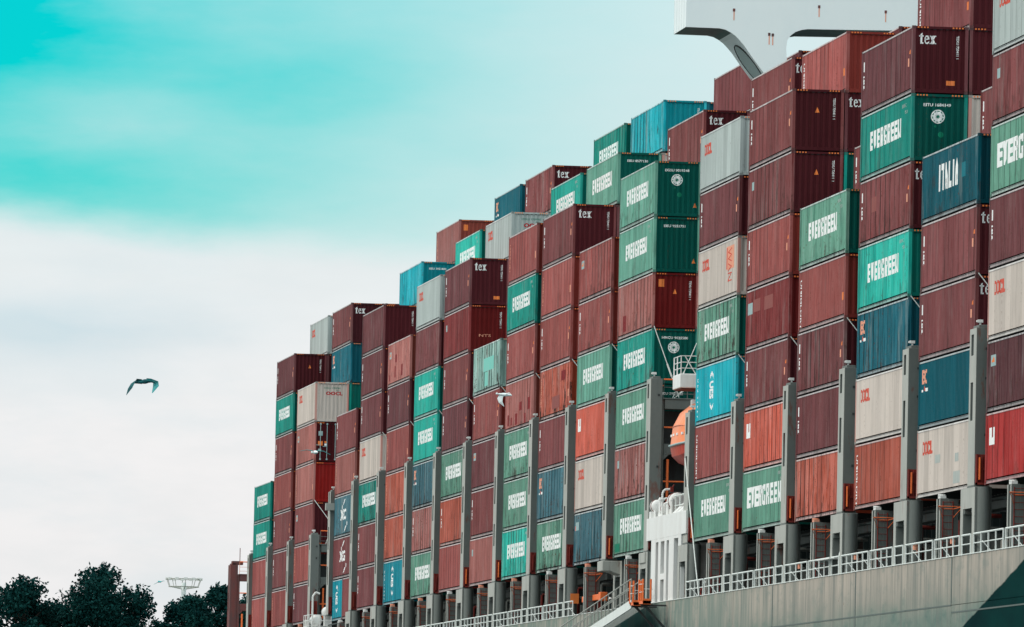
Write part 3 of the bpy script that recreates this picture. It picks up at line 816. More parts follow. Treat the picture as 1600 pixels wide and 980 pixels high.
def column_mesh(x0, x1, y0, y1, h, slots):
    m = MB(); s0, s1 = x0+.30, x0+.82
    m.box(x0, s0, y0, y1, 0, h); m.box(s1, x1, y0, y1, 0, h)
    z = 0.
    for a, b_ in slots+[(h, h)]:
        if a > z: m.box(s0, s1, y0+.003, y1-.003, z, a)
        if b_ > a: m.box(s0, s1, y0+.34, y1-.003, a, b_)
        z = b_
    m.box(x0-.03, x1+.03, y0-.03, y1+.03, -.08, -.001)
    m.box(x0+.1, x1-.1, y0+.1, y1-.1, h+.001, h+.12)
    return m


for b, (x, h) in sorted(POSTS.items()):
    zo = ZO.get(int(b), 0) if b not in (13.5, 3.5, 0) else (-.3 if b in (3.5, 0) else 0)
    t = thing('lashing_post', 'tall slotted grey steel post '+post_pos(b), 'post', (x, 0, 0), 'lashing posts between the stacks')
    sl_ = [(h-3.75, h-2.2), (h-1.1, h-.25)] if h < 7 else [(2.1, 3.4), (4.6, 6.2), (7.9, 8.65)]
    top = h
    add('column', column_mesh(0, 1.4, -.26, .34, top, sl_).mesh('column'), STEELL if False else STEEL, t, bevel=.015)
    of = MB().box(.0, .298, -.278, -.262, .01, top-.01).box(.822, 1.4, -.278, -.262, .01, top-.01)
    z_ = .01
    for a_, b_ in sl_+[(top-.01, top-.01)]:
        of.box(.30, .82, -.277, -.262, z_, a_-.002); z_ = b_+.002
    add('lit_outer_face', of.mesh('lit_outer_face'), STEELL, t)  # thin paler plate: the brighter light on the outboard face is painted in
    br_ = MB()
    for zz in (2.0, 4.3, top-.9): br_.box(1.402, 1.43, .10, .20, zz, zz+.10)
    add('lashing_eyes', br_.mesh('lashing_eyes'), DARKST, t)
    # rust coloured box with an orange bar at the foot
    fb = add('foot_box', MB().box(1.402, 1.46, -.24, .26, .02, 1.25).box(1.46, 1.60, -.24, -.18, .02, 1.25).box(1.46, 1.60, .2, .26, .02, 1.25).box(1.46, 1.6, -.24, .26, .02, .10).mesh('foot_box'), REDST, t)
    om = MB().tube((1.62, -.10, .22), (1.62, -.10, 1.12), .04)
    om.tube((1.46, -.10, .3), (1.62, -.10, .3), .025).tube((1.46, -.10, 1.05), (1.62, -.10, 1.05), .025)
    add('cross_plates', MB().box(1.46, 1.58, -.18, .2, .62, .68).box(1.46, 1.58, -.002, .03, .1, 1.19).mesh('cross_plates'), REDST, t)
    add('orange_bar', om.mesh('orange_bar'), OPIPE if b in (8, 9, 12, 13.5, 14, 15, 16, 17, 18) else REDST, t)
    fl = MB().tube((.7, 0, top+.1), (.7, 0, top+.26), .04).box(.6, .8, -.10, .10, top+.24, top+.36).box(.62, .78, -.15, -.10, top+.26, top+.34)
    add('floodlight', fl.mesh('floodlight'), WPAINT, t)


def pedestal(x, big, zt, lab, inset=0.):
    t = thing('container_pedestal' if big else 'support_column', lab, 'pedestal', (x, inset, ZD), 'pedestals under the outer stacks' if big else 'slender columns under the outer stacks')
    H_ = zt-ZD
    if big:
        m = MB(); y0 = HY+.03; y1 = .30
        m.box(0, .55, y0, y1, -1.2, H_); m.box(2.45, 3.0, y0, y1, -1.2, H_)
        m.box(.55, 2.45, y0+.003, y1, H_-.85, H_-.003)
        m.box(.55, 2.45, y1-.06, y1-.003, -1.2, H_-.85)
        m.box(.55, .75, y0+.003, .0, H_-1.05, H_-.85); m.box(2.25, 2.45, y0+.003, .0, H_-1.05, H_-.85)
        add('frame', m.mesh('frame'), STEEL, t, bevel=.03)
        add('lit_outer_plate', MB().box(.01, .54, y0-.014, y0-.002, -.02, H_-.01).box(2.46, 2.99, y0-.014, y0-.002, -.02, H_-.01).box(.542, 2.458, y0-.013, y0-.001, H_-.84, H_-.01).mesh('lit_outer_plate'), STEELL, t)  # paler faces, the outboard side's light put into their colour
        c = MB(); n = 14; poly = []
        for i in range(n+1):
            a = -PI/2+PI*i/n; poly.append((3.001+.30*math.cos(a), .27*math.sin(a)-.03))
        ringb = [(px, py, -1.2) for px, py in poly]; ringt = [(px, py, H_-.02) for px, py in poly]
        c.loft([ringb, ringt]); add('rounded_column', c.mesh('rounded_column'), STEEL, t, smooth=False)
        add('base_flange', MB().box(-.1, 3.45, HY+.06, .4, -.02, .06).mesh('base_flange'), STEEL, t)
    else:
        m = MB().box(0, .18, HY+.2, .12, -1.2, H_-.18).box(.62, .8, HY+.2, .12, -1.2, H_-.18).box(.18, .62, HY+.25, .07, -1.2, H_-.18)
        m.box(.1, .82, .12, .55, -1.2, H_-.2)
        add('column', m.mesh('column'), STEEL, t, bevel=.015)
        add('lit_outer_plate', MB().box(.005, .175, HY+.185, HY+.198, 0, H_-.2).box(.625, .795, HY+.185, HY+.198, 0, H_-.2).mesh('lit_outer_plate'), STEELL, t)  # outboard light painted in here too, by a paler strip
        add('twistlock_seat', MB().box(.15, .65, HY+.22, .05, H_-.18, H_-.06).tube((.4, -.08, H_-.06), (.4, -.08, H_-.003), .17, 12).mesh('twistlock_seat'), SALM if rnd.random() < .5 else WPAINT, t)
        g = MB(); xx = .86
        g.tube((xx, -.12, -.2), (xx, -.12, H_-.3), .022).tube((xx, .30, -.2), (xx, .30, H_-.3), .022)
        for i in range(9): g.tube((xx, -.12, .15+i*.28), (xx, .30, .15+i*.28), .012)
        add('ladder', g.mesh('ladder'), REDST, t)
        g = MB(); zz = H_-.62
        g.path([(xx, -.14, zz), (xx+.6, -.42, zz+.08), (xx+.6, .60, zz+.08), (xx, .32, zz), (xx, -.14, zz)], .018)
        g.tube((xx+.6, -.42, zz+.08), (xx, -.14, zz-.35), .015).tube((xx+.6, .6, zz+.08), (xx, .32, zz-.35), .015)
        add('ladder_guard', g.mesh('ladder_guard'), OPIPE, t)
    return t


rnd = random.Random(3)
for b, (x, h) in sorted(POSTS.items()):
    if b == 3.5: continue
    ins = .9 if b == 12 else 0.
    pedestal(x-.75, True, -.09, 'grey pedestal with tall opening at '+post_pos(b).replace('the lifeboat, left of its neighbouring stack', 'the lifeboat'), ins)
for b in NX:
    pedestal(NX[b]-L40/2-.3, False, -.02+ZO.get(b, 0), 'slender grey support column with ladder below middle of '+SP[b], 0)


def rail_seg(x0, x1, lab, y=HY+.0, z=ZD, h=.80):
    t = thing('guard_rail', lab, 'railing', (x0, y, z), 'white guard rails along the deck edge')
    Lr = x1-x0; n = max(1, round(Lr/1.35)); st = Lr/n
    for zz, r in ((h, .042), (h*.52, .028)):
        add('handrail', MB().tube((0, 0, zz), (Lr, 0, zz), r, 6).mesh('handrail'), RAILM, t)
    sm = MB().box(-.05, .05, -.025, .025, -.02, h).mesh('stanchion')
    first = None
    for i in range(n+1):
        if first is None: first = add('stanchion', sm, RAILM, t)
        else:
            q = first.copy(); C.objects.link(q); q.parent = t; q.location = (i*st, 0, 0)
    for i in ((1, n-1) if n > 4 else (1,)):
        add('brace', MB().tube((i*st, .03, h*.62), (i*st+.75, .32, -.02), .022, 6).mesh('brace'), RAILM, t)
    return t


for b in NX:
    px = POSTS[b][0] if b in POSTS else NX[b]+.45
    prev = {1: -277.3, 4: -220.6, 14: -58.8}.get(b) or POSTS[b-1][0]
    a0 = prev+2.75; mid = NX[b]-L40/2; e0 = px-.8
    if b == 12: rail_seg(a0-.45, mid-3, 'short white guard rail piece left of the boarding ladder, below '+SP[b]); continue
    if b == 13: continue
    rail_seg(a0-.45, mid-.0, 'white guard rail left of the slender column below '+SP[b])
    rail_seg(mid+.5, e0+.05, 'white guard rail right of the slender column below '+SP[b])
    if b in POSTS: rail_seg(px-.18, px+1.66, 'short white rail inside the pedestal opening at right side of '+SP[b])

# ------------------------------------------------------------------ the ship's hull, deck and coaming


def hull_material():
    m, t, b = new_mat('hull_paint')
    g = t.nodes.new('ShaderNodeNewGeometry'); s = t.nodes.new('ShaderNodeSeparateXYZ'); t.links.new(g.outputs['Position'], s.inputs[0])
    X, Y, Z = s.outputs; vec = g.outputs['Position']
    n1 = texn(t, mapv(t, vec, (.25, .3, .5)), 1., 6, .6); n2 = texn(t, mapv(t, vec, (1.2, 1, .18)), 1., 5, .6); n3 = texn(t, mapv(t, vec, (.6, .6, 1.4)), 1., 6, .65)
    base = mix(t, sstep(t, n2, .35, .7), (.45, .39, .335), (.31, .29, .255))
    base = mix(t, mth(t, 'MULTIPLY', sstep(t, n3, .5, .7), .5), base, (.20, .24, .22))
    lowm = sstep(t, mth(t, 'ADD', Z, mth(t, 'MULTIPLY', mth(t, 'SUBTRACT', n1, .5), 2.2)), -4.1, -5.6)
    base = mix(t, mth(t, 'MULTIPLY', lowm, .8), base, (.09, .20, .17))
    tealn = sstep(t, n3, .50, .60)
    base = mix(t, mth(t, 'MULTIPLY', mth(t, 'MULTIPLY', lowm, sstep(t, n3, .44, .68)), .7), base, (.02, .13, .12))
    base = mix(t, mth(t, 'MULTIPLY', sstep(t, Z, -3.0, -4.7), .45), base, (.22, .235, .205))
    wst = texn(t, mapv(t, vec, (3.2, 1, .12)), 1., 5, .7)
    base = mix(t, mth(t, 'MULTIPLY', sstep(t, wst, .48, .64), .6), base, (.17, .185, .17))
    rsp = texn(t, mapv(t, vec, (2.4, 2.4, 1.6)), 1., 4, .6)
    base = mix(t, sstep(t, rsp, .695, .72), base, (.10, .05, .04))
    wear2 = sstep(t, X, -20., -62.)      # greener, more worn paint towards the far end
    base = mix(t, mth(t, 'MULTIPLY', mth(t, 'MULTIPLY', wear2, .55), sstep(t, n2, .25, .6)), base, (.10, .20, .175))
    # fleet green painted shapes: sloping edge near the right, worn edge near the ladder
    line = mth(t, 'SUBTRACT', mth(t, 'SUBTRACT', mth(t, 'MULTIPLY', mth(t, 'SUBTRACT', X, 27.9), .193), Z), 3.33)
    line = mth(t, 'ADD', line, mth(t, 'MULTIPLY', mth(t, 'SUBTRACT', n3, .5), .22))
    mk = sstep(t, line, -.04, .05)
    l2 = mth(t, 'ADD', mth(t, 'SUBTRACT', mth(t, 'MULTIPLY', Z, -3.2), mth(t, 'ABSOLUTE', mth(t, 'ADD', X, 73.))), mth(t, 'MULTIPLY', mth(t, 'SUBTRACT', n1, .5), 14.))
    mk2 = sstep(t, l2, -1.5, 7.)
    mk = mth(t, 'MAXIMUM', mk, mth(t, 'MULTIPLY', mk2, .95))
    gcol = mix(t, sstep(t, n1, .3, .7), (.0, .018, .019), (.0, .032, .030))
    c = mix(t, mk, base, gcol)
    t.links.new(c, b.inputs['Base Color']); b.inputs['Roughness'].default_value = .75; b.inputs['Specular IOR Level'].default_value = .02
    bp = t.nodes.new('ShaderNodeBump'); bp.inputs['Strength'].default_value = .35; bp.inputs['Distance'].default_value = .05
    t.links.new(n1, bp.inputs['Height']); t.links.new(bp.outputs[0], b.inputs['Normal'])
    return m


HULL = hull_material()
ship = thing('container_ship', 'long green and pale grey hull of the ship carrying all the container stacks', 'ship', (0, 0, 0))
BEAM = 19*RP
# plan outline below the plates
m = MB()
rings = []
for x, wdt, rake in ((-335, 4, 0), (-325, 24, 0), (-300, BEAM-4, 0), (-280, BEAM, 0), (60, BEAM, 0), (90, BEAM-6, 0), (105, BEAM-16, 0), (112, 10, 0)):
    yc = BEAM/2; a = yc-wdt/2; c = yc+wdt/2
    if x in (-280, 60): a = HY+.05
    rings.append([(x, a, -3.9), (x, a+.0, -14.5), (x, a+2.5, -17.6), (x, c-2.5, -17.6), (x, c, -14.5), (x, c, -3.9)])
m.loft(rings); add('hull_body', m.mesh('hull_body'), HULL, ship)
xs_ = [-280, -262, -240, -218, -196, -174, -152, -130, -108.5, -86.6, -64.7, -42.0, -30.7, -9.0, 13.1, 35, 60]
lev = [ZD, -4.78, -7.2, -9.6, -12, -14.4]
for i in range(len(xs_)-1):
    for j in range(len(lev)-1):
        z1 = lev[j]-(.012 if j else 0); z0 = lev[j+1]+.012
        add('hull_plate', MB().box(xs_[i]+.03, xs_[i+1]-.03, HY, HY+.06, z0, z1).mesh('hull_plate'), HULL, ship)
SEAM = worn_material('hull_weld_seam', (.10, .125, .115), (.07, .10, .09), 1.5, .5)
for x in (-30.7, -9.0, 13.1): add('weld_seam', MB().box(x-.09, x+.09, HY-.012, HY-.002, -4.72 if x > 0 else -9.5, ZD-.02).mesh('weld_seam'), SEAM, ship)
for xa, xb, zz in ((-64, -9.1, -4.78), (-8.9, 13.0, -4.78), (13.2, 40, -5.08)): add('weld_seam', MB().box(xa, xb, HY-.012, HY-.002, zz-.03, zz+.03).mesh('weld_seam'), SEAM, ship)
add('gunwale', MB().box(-280, 60, HY-.03, HY+.10, ZD-.0, ZD+.035).mesh('gunwale'), RAILM, ship)
add('main_deck', MB().box(-280, 60, HY+.07, BEAM, -4.0, -3.75).mesh('main_deck'), COAM, ship)
# hatch coaming, hatch cover edges and fittings under the stacks
cm_ = MB()
cm_.box(-280, 45, 2.5, 2.7, -3.75, -.7)
x = -279.
while x < 44:
    cm_.box(x, x+.06, 2.05, 2.497, -3.75, -.8); x += 1.5
add('hatch_coaming', cm_.mesh('hatch_coaming'), COAM, ship)
add('sky_gap_blocker', MB().box(-280, 45, 2.56, 3.2, -.698, .9).mesh('sky_gap_blocker'), DARKST, ship)  # dark box added to close the view of sky under the stacks
for b in NX:
    add('hatch_cover', MB().box(NX[b]-L40-.6, NX[b]+.5, 2.25, BEAM-2.5, -.62, -.12).mesh('hatch_cover'), STEEL, ship, bevel=.04)
    for q in range(2):
        xx = NX[b]-10+q*6.2+rnd.random()
        add('vent_box', MB().box(xx, xx+.9, 1.2, 1.95, -3.75, -2.0+rnd.random()*.3).box(xx-.1, xx+1., 1.1, 2.0, -1.62, -1.5).mesh('vent_box'), STEEL, ship, bevel=.03)
        add('pipe_run', MB().tube((xx+2.2, .9, -3.7), (xx+2.2, .9, -1.1), .09).tube((xx+2.2, .9, -1.1), (xx+2.2, 1.5, -1.1), .09).tube((xx+2.6, .8, -3.7), (xx+2.6, .8, -2.0), .16).mesh('pipe_run'), REDST if rnd.random() < .6 else STEEL, ship)
    for q in range(3):
        xx = NX[b]-11.5+q*4.3
        add('deck_locker', MB().box(xx, xx+1.6, 1.75, 2.4, -3.0, -2.2+rnd.random()*.4).mesh('deck_locker'), STEELL, ship, bevel=.03)
for k_, (y_, z_, rr_) in enumerate(((1.3, -2.75, .07), (1.45, -2.55, .05), (.75, -.55, .05))):
    add('deck_pipe', MB().tube((-278, y_, z_), (44, y_, z_), rr_, 8).mesh('deck_pipe'), (STEEL, REDST, COAM)[k_], ship)

# small lit-coloured lamps on the rail (bright floats of the photo's deck edge)
for i, (x, lab) in enumerate(((-24.0, 'first'), (-9.6, 'second'), (4.4, 'third'), (12.6, 'fourth'))):
    o = add('life_ring_light', MB().tube((x, HY+.1, ZD+.55), (x, HY+.1, ZD+.80), .10, 10).tube((x, HY+.1, ZD+.80), (x, HY+.1, ZD+.86), .10, 10, .03).box(x-.05, x+.05, HY+.14, HY+.2, ZD+.4, ZD+.7).mesh('life_ring_light'), SALM)
    tag(o, f'small pinkish rail lamp, {lab} from the lifeboat along the right rail', 'lamp', 'rail lamps')

# fairlead wheel by the rail
t = thing('cable_reel', 'pale cable reel with orange frame at the rail below third stack right of lifeboat', 'reel', (-13.6, -.1, ZD))
for yy in (-.22, .25): add('flange', MB().tube((0, yy, .55), (0, yy+.04, .55), .5, 20).mesh('flange'), RAILM, t)
add('drum', MB().tube((0, -.18, .55), (0, .25, .55), .28, 16).mesh('drum'), BLACK, t)
add('frame', MB().tube((.5, -.2, -.3), (.45, -.2, 1.0), .03).tube((.5, .3, -.3), (.45, .3, 1.0), .03).tube((.45, -.2, 1.0), (.45, .3, 1.0), .03).mesh('frame'), OPIPE, t)
t = thing('deck_platform', 'small pale cantilevered shelf at the rail left of the cable reel', 'shelf', (-17.6, HY-.25, ZD+.72))
add('shelf', MB().box(0, 3.2, 0, .5, 0, .05).mesh('shelf'), WPAINT, t)

# ------------------------------------------------------------------ lashing bridges in the two wide gaps


def portal(x, zb, label, full=True, mat=STEEL, h=8.9):
    t = thing('lashing_bridge', label, 'gantry', (x, 0, 0), 'cross-ship lashing bridges')
    m = MB().box(0, 1.0, .345, .5, -2.9, zb)
    add('side_column', m.mesh('side_column'), mat, t, bevel=.02)
    add('upper_beam', MB().box(0, 1.1, .51, 12, zb-.5, zb).box(-.05, 1.15, .40, 12, zb+.002, zb+.07).mesh('upper_beam'), mat, t, bevel=.02)
    lo = MB().box(0, 1.0, .51, 12, zb-2.85, zb-2.3)
    lo.prism([(.50, zb-2.85), (.50, zb-3.15), (.8, zb-2.85)], 0, 1.0)
    add('lower_beam', lo.mesh('lower_beam'), mat, t, bevel=.02)
    for yy in (3.6, 6.1, 8.6): add('inner_column', MB().box(.05, .95, yy, yy+.3, -2.9, zb-.51).mesh('inner_column'), mat, t)
    r = MB(); r2 = MB()
    for i in range(9): r.tube((1.05, .45+i*.62, zb+.07), (1.05, .45+i*.62, zb+1.02), .022, 6)
    for zz in (.30, .62): r.tube((1.05, .45, zb+zz), (1.05, 5.5, zb+zz), .018, 6)
    add('walkway_rail', r.mesh('walkway_rail'), STEEL, t)
    add('top_handrail', r2.tube((1.05, .45, zb+1.03), (1.05, 5.5, zb+1.03), .04, 8).mesh('top_handrail'), OPIPE, t)
    q = MB().tube((1.06, .5, zb-1.45), (1.06, 5.5, zb-1.45), .045, 8).tube((1.06, .72, zb-3.1), (1.06, .72, zb-5.3), .07, 8).tube((1.06, .5, zb-4.25), (1.06, 5.5, zb-4.25), .045, 8)
    add('orange_pipes', q.mesh('orange_pipes'), OPIPE, t)
    q = MB().tube((1.02, .5, zb-4.8), (1.02, 5.5, zb-4.8), .03, 6).tube((1.02, 2.0, zb-3.1), (1.02, 2.0, zb-5.6), .03, 6)
    add('grey_pipes', q.mesh('grey_pipes'), STEEL, t)
    return t


portal(NX[13]+.5, 7.85, 'grey lashing bridge with orange pipes left of the orange lifeboat')
portal(NX[3]+.5, 5.3, 'grey lashing bridge with orange handrail above the far white balcony')
t = portal(-291.2, 5.05, 'rusty maroon lashing bridge end left of the leftmost stack, against the sky', mat=RUSTY)
t.location.z = -.3
for ch in t.children:
    if ch.name.startswith('top_handrail') or ch.name.startswith('walkway_rail'):
        ch.data.materials.clear(); ch.data.materials.append(SALM if ch.name.startswith('walkway') else OPIPE)
add('end_column', column_mesh(-1.0, .9, -.26, .34, 5.85, [(2.2, 3.6)]).mesh('end_column'), RUSTY, t, bevel=.02)
add('column_head', MB().box(-.3, .8, -.1, .75, 5.86, 6.15).tube((.6, .5, 6.1), (.6, .5, 7.2), .03).mesh('column_head'), RUSTY, t)
add('column_leg', MB().box(-1.0, .9, -.2, .34, -3.4, -.09).mesh('column_leg'), STEEL, t)

# ------------------------------------------------------------------ lashing rods


def rod(p0, p1, lab, r=.022, nm='lashing_rod', mat=RAILM, grp='lashing rods on the container ends'):
    mb = MB(); a = Vector(p0); b = Vector(p1); mb.tube(a, b, r, 6); mid = a.lerp(b, .62)
    d = (b-a).normalized()*.35; mb.tube(mid-d, mid+d, r*2.0, 6)
    return tag(add(nm, mb.mesh(nm), mat), lab, 'rod' if nm == 'lashing_rod' else 'rope', grp)


for b in (5, 6, 7, 8, 9, 10, 11, 12, 14, 15, 16, 17, 18):
    zt_ = (4 if 4 <= b <= 13 else 3)*TP
    rod((NX[b]+.06, .10, zt_+.02), (NX[b]+.30, 2.2, zt_-2.6), 'thin pale lashing rod crossing the dark gap beside '+SP[b])
for lab, p0, p1 in (('left rod', (.1, 11.72), (1.35, 8.0)), ('right rod', (2.36, 10.9), (1.0, 7.9)), ('slanting rod', (2.3, 8.9), (1.1, 7.95))):
    rod((NX[13]+.07, p0[0], p0[1]), (NX[13]+.9, p1[0], p1[1]), lab+' on the green end wall with round emblem, left of white balcony')
for lab, p0, p1 in (('long', (.1, 8.6), (2.3, 5.6)), ('short', (1.9, 8.2), (.9, 5.4))):
    rod((NX[3]+.07, p0[0], p0[1]), (NX[3]+.9, p1[0], p1[1]), lab+' rod crossing the dark end wall above the far lashing bridge')
o = add('boat_rope', MB().tube((-57.5, -.45, 4.2), (-52.0, -.5, -2.8), .03, 6).mesh('boat_rope'), RAILM); tag(o, 'long slack pale rope hanging from the lifeboat down to the rail', 'rope')

# ------------------------------------------------------------------ lifeboat, its deckhouse, rafts
LB = thing('lifeboat', 'orange enclosed lifeboat hanging in the gap between the stacks', 'lifeboat', (-63.4, 1.45, 3.95))


def boat_rings(z_of, w_of, n=13, Lb=7.6):
    rings = []
    for i in range(n):
        s = -1+2*i/(n-1); rings.append((s*Lb/2, w_of(s)))
    return rings


def boat_part(lower):
    mb = MB(); rings = []
    for i in range(17):
        s = -1+2*i/16.; x = s*3.9; q = max(0., 1-abs(s)**2.6); wd = 1.60*max(.06, q**.5); keel = .05+1.0*abs(s)**3.2; top = 1.05+2.4*max(.05, (1-abs(s)**2.8))**.55; sh = 1.18+.14*s*s
        pts = []
        if lower:
            for j in range(9):
                a = PI*j/8; pts.append((x, -math.cos(a)*wd*(1 if j in (0, 8) else 1.0), sh-(sh-keel)*math.sin(a)**.75))
            pts.append((x, 0, sh))
        else:
            for j in range(9):
                a = PI*j/8; pts.append((x, -math.cos(a)*wd*.985, sh+.0+(max(top-sh, .06))*math.sin(a)**.8))
            pts.append((x, 0, sh+.001))
        rings.append(pts)
    mb.loft(rings); return mb


add('boat_hull', boat_part(True).mesh('boat_hull'), BOATR, LB, smooth=False)
add('canopy', boat_part(False).mesh('canopy'), BOATO, LB)
fm = MB()
for sy in (-1, 1):
    pts = []
    for i in range(17):
        s = -1+2*i/16.; q = max(0., 1-abs(s)**2.6); pts.append((s*3.92, sy*1.63*max(.06, q**.5), 1.18+.14*s*s))
    fm.path(pts, .055, 8)
add('fender_strip', fm.mesh('fender_strip'), LBLUE, LB)
add('seam_band', MB().path([(s_*3.6, -1.50*max(.1, (1-abs(s_)**2.6))**.5, 2.02+.15*(1-s_*s_)) for s_ in [-.9+.15*i for i in range(13)]], .02, 6).mesh('seam_band'), SALM, LB)
for i in range(4):
    xw = -1.6+i*1.05; yw = -1.60*.985*.972*(1-abs((xw+.2)/3.9)**2.6)**.5
    add('side_window', MB().box(xw, xw+.4, yw-.015, yw+.12, 1.66, 1.78).mesh('side_window'), WHITE, LB)
add('cockpit', MB().box(-1.6, -.2, -.5, .5, 3.25, 3.6).mesh('cockpit'), WPAINT, LB, bevel=.05)
for x in (2.6, -2.8): add('release_hook', MB().tube((x, 0, 2.5), (x, 0, 3.2), .09).mesh('release_hook'), WPAINT, LB)
add('hook_block', MB().box(2.35, 2.85, -.2, .2, 3.1, 3.35).mesh('hook_block'), RAILM, LB, bevel=.03)
DV = thing('boat_davit', 'grey davit arms carrying the lifeboat beside the post', 'davit', (-63.6, 0, 0))
for sx in (-2.8, 2.6):
    add('arm', MB().box(sx-.15, sx+.15, 2.9, 3.3, -3.7, 7.0).box(sx-.149, sx+.149, 1.1, 2.9, 7.0, 7.3).tube((sx, 1.3, 6.7), (sx, 1.3, 7.0), .03).mesh('arm'), STEEL, DV)

# white side screen of the boat deck, with tall openings
WS = thing('deckhouse_screen', 'white slotted steel side screen below the lifeboat', 'screen', (-70.4, -.36, ZD))
zt = 4.42
Xs = [(1.7, 3.2), (4.1, 4.9), (6.1, 6.8), (7.6, 9.2), (10.6, 11.5)]
wm = MB().box(0, 13.0, 0, .22, zt-1.15, zt)
wm.prism([(0, 0), (.22, 0), (.22, .01), (0, .01)], 0.01, .02)
for a, b_ in Xs: wm.box(a, b_, .003, .217, -.02, zt-1.15)
for a, b_ in ((3.2, 4.1), (4.9, 6.1), (6.8, 7.6)):      # rounded heads and low sills of the openings
    wm.box(a, b_, .006, .214, zt-1.32, zt-1.152)
wm.box(4.9, 6.1, .006, .214, 1.15, 1.45); wm.box(9.2, 10.6, .006, .214, zt-1.30, zt-1.152)
add('screen', wm.mesh('screen'), WPAINT, WS, bevel=.05)
add('inner_wall', MB().box(2.6, 12.5, 1.3, 1.4, -.6, zt-.3).mesh('inner_wall'), WPAINT, WS)
add('side_return', MB().box(12.8, 13.0, .225, 1.6, -.02, zt).box(0, 13, .225, 1.6, zt-.12, zt-.002).mesh('side_return'), WPAINT, WS)
for a in (3.6, 5.5, 7.1): add('frame_rib', MB().box(a, a+.08, .5, 1.29, -.6, zt-.2).mesh('frame_rib'), STEELL, WS)
add('door', MB().box(5.0, 5.9, 1.26, 1.297, -.5, 1.1).mesh('door'), DARKST, WS)


def capsule(mb, c, r, half, axis='x', n=16):
    rings = []
    for i in range(-6, 7):
        a = PI/2*i/6; off = (half if i > 0 else -half if i < 0 else 0)
        if i == 0: continue
        p = off+r*.55*math.sin(a); rr_ = r*max(.05, math.cos(a)**.6)
        ring_ = []
        for j in range(n):
            t_ = 2*PI*j/n
            ring_.append((c[0]+p, c[1]+rr_*math.cos(t_), c[2]+rr_*math.sin(t_)) if axis == 'x' else (c[0]+rr_*math.cos(t_), c[1]+p, c[2]+rr_*math.sin(t_)))
        rings.append(ring_)
    mb.loft(rings)


zz0 = ZD+zt
for i, (cx, cy, cz, r_, ax, lab) in enumerate(((-67.0, .62, .80, .46, 'x', 'large white liferaft canister on the screen below the lifeboat'), (-70.3, .12, .66, .34, 'x', 'small white liferaft canister at the left end of the screen'), (-68.9, .42, .50, .34, 'x', 'middle white liferaft canister behind the pipes on the screen'))):
    t = thing('liferaft_canister', lab, 'liferaft', (cx, cy, zz0+cz), 'liferaft canisters under the lifeboat')
    mb = MB(); capsule(mb, (0, 0, 0), r_, .42, ax); add('canister', mb.mesh('canister'), WPAINT, t, smooth=True)
    mb = MB()
    for q in (-.3, .3):
        if ax == 'x': mb.tube((q-.03, 0, 0), (q+.03, 0, 0), r_+.015, 16)
        else: mb.tube((0, q-.03, 0), (0, q+.03, 0), r_+.015, 16)
    add('strap', mb.mesh('strap'), REDST, t)
    add('cradle', MB().box(-.5, .5, -.35, .35, -cz, -r_*.85).mesh('cradle'), WPAINT, t)
t = thing('sloping_locker', 'white sloping plates on the screen below the lifeboat', 'locker', (-65.0, .0, zz0))
for i in range(3): add('plate', MB().prism([(0+.0, 0), (.9, 0), (.9, .75), (.75, .75)], i*1.4, i*1.4+1.0).mesh('plate'), WPAINT, t, bevel=.03)
t = thing('gooseneck_vent', 'white gooseneck vent pipe rising from the screen below the lifeboat', 'vent pipe', (-68.2, .10, zz0))
add('pipe', MB().path([(0, 0, 0), (0, 0, 1.25), (.0, .06, 1.40), (0, .18, 1.47), (0, .38, 1.47)], .055, 10).box(-.12, .12, -.12, .12, .9, .96).mesh('pipe'), WPAINT, t)
add('outlet', MB().box(-.10, .10, .38, .56, 1.34, 1.60).tube((0, .5, 1.55), (0, .6, 1.72), .04).mesh('outlet'), REDST, t)
t = thing('vent_pipes', 'cluster of short white vent pipes beside the gooseneck', 'pipes', (-69.8, .0, zz0))
for i, (x, h_) in enumerate(((0, .75), (.9, .95), (2.8, .7), (3.5, .85))): add('pipe', MB().tube((x, .1*i, 0), (x, .1*i, h_), .08, 10).tube((x, .1*i, h_), (x, .1*i, h_+.12), .12, 10, .05).mesh('pipe'), WPAINT, t)
t = rail_seg(-70.2, -57.6, 'thin white rail on top of the slotted screen below the lifeboat', y=.45, z=zz0, h=1.05)

# white balcony above
BX = -62.9
t = thing('bridge_balcony', 'small white balcony with tubular rail left of the teal container', 'balcony', (-64.6, -.05, 8.0))
pb = MB(); y1_ = 3.2; bl = 2.4
pb.box(0, bl, 0, y1_, 0, .72); add('bulwark', pb.mesh('bulwark'), WPAINT, t, bevel=.04)
add('underside_plate', MB().box(.1, bl-.1, .1, y1_-.1, -.06, -.003).mesh('underside_plate'), RUSTY, t)
rm = MB()
for zz in (1.0, 1.3, 1.62): rm.path([(bl-.05, .05, zz), (bl-.05, y1_, zz)], .022, 6).path([(.05, .05, zz), (bl-.05, .05, zz)], .022, 6)
for yy in (.05, .9, 1.8, 2.7): rm.tube((bl-.05, yy, .72), (bl-.05, yy, 1.64), .028, 6)
for xx in (.05, 1.1): rm.tube((xx, .05, .72), (xx, .05, 1.64), .032, 6)
rm.tube((bl-.05, .25, 1.6), (bl-.05, .8, .72), .028, 6)
add('rail', rm.mesh('rail'), WPAINT, t)
add('bracket', MB().box(.6, 1.4, 1.0, y1_, -.5, -.065).box(.8, 1.2, 2.9, 3.3, -10.8, -.5).mesh('bracket'), STEEL, t)

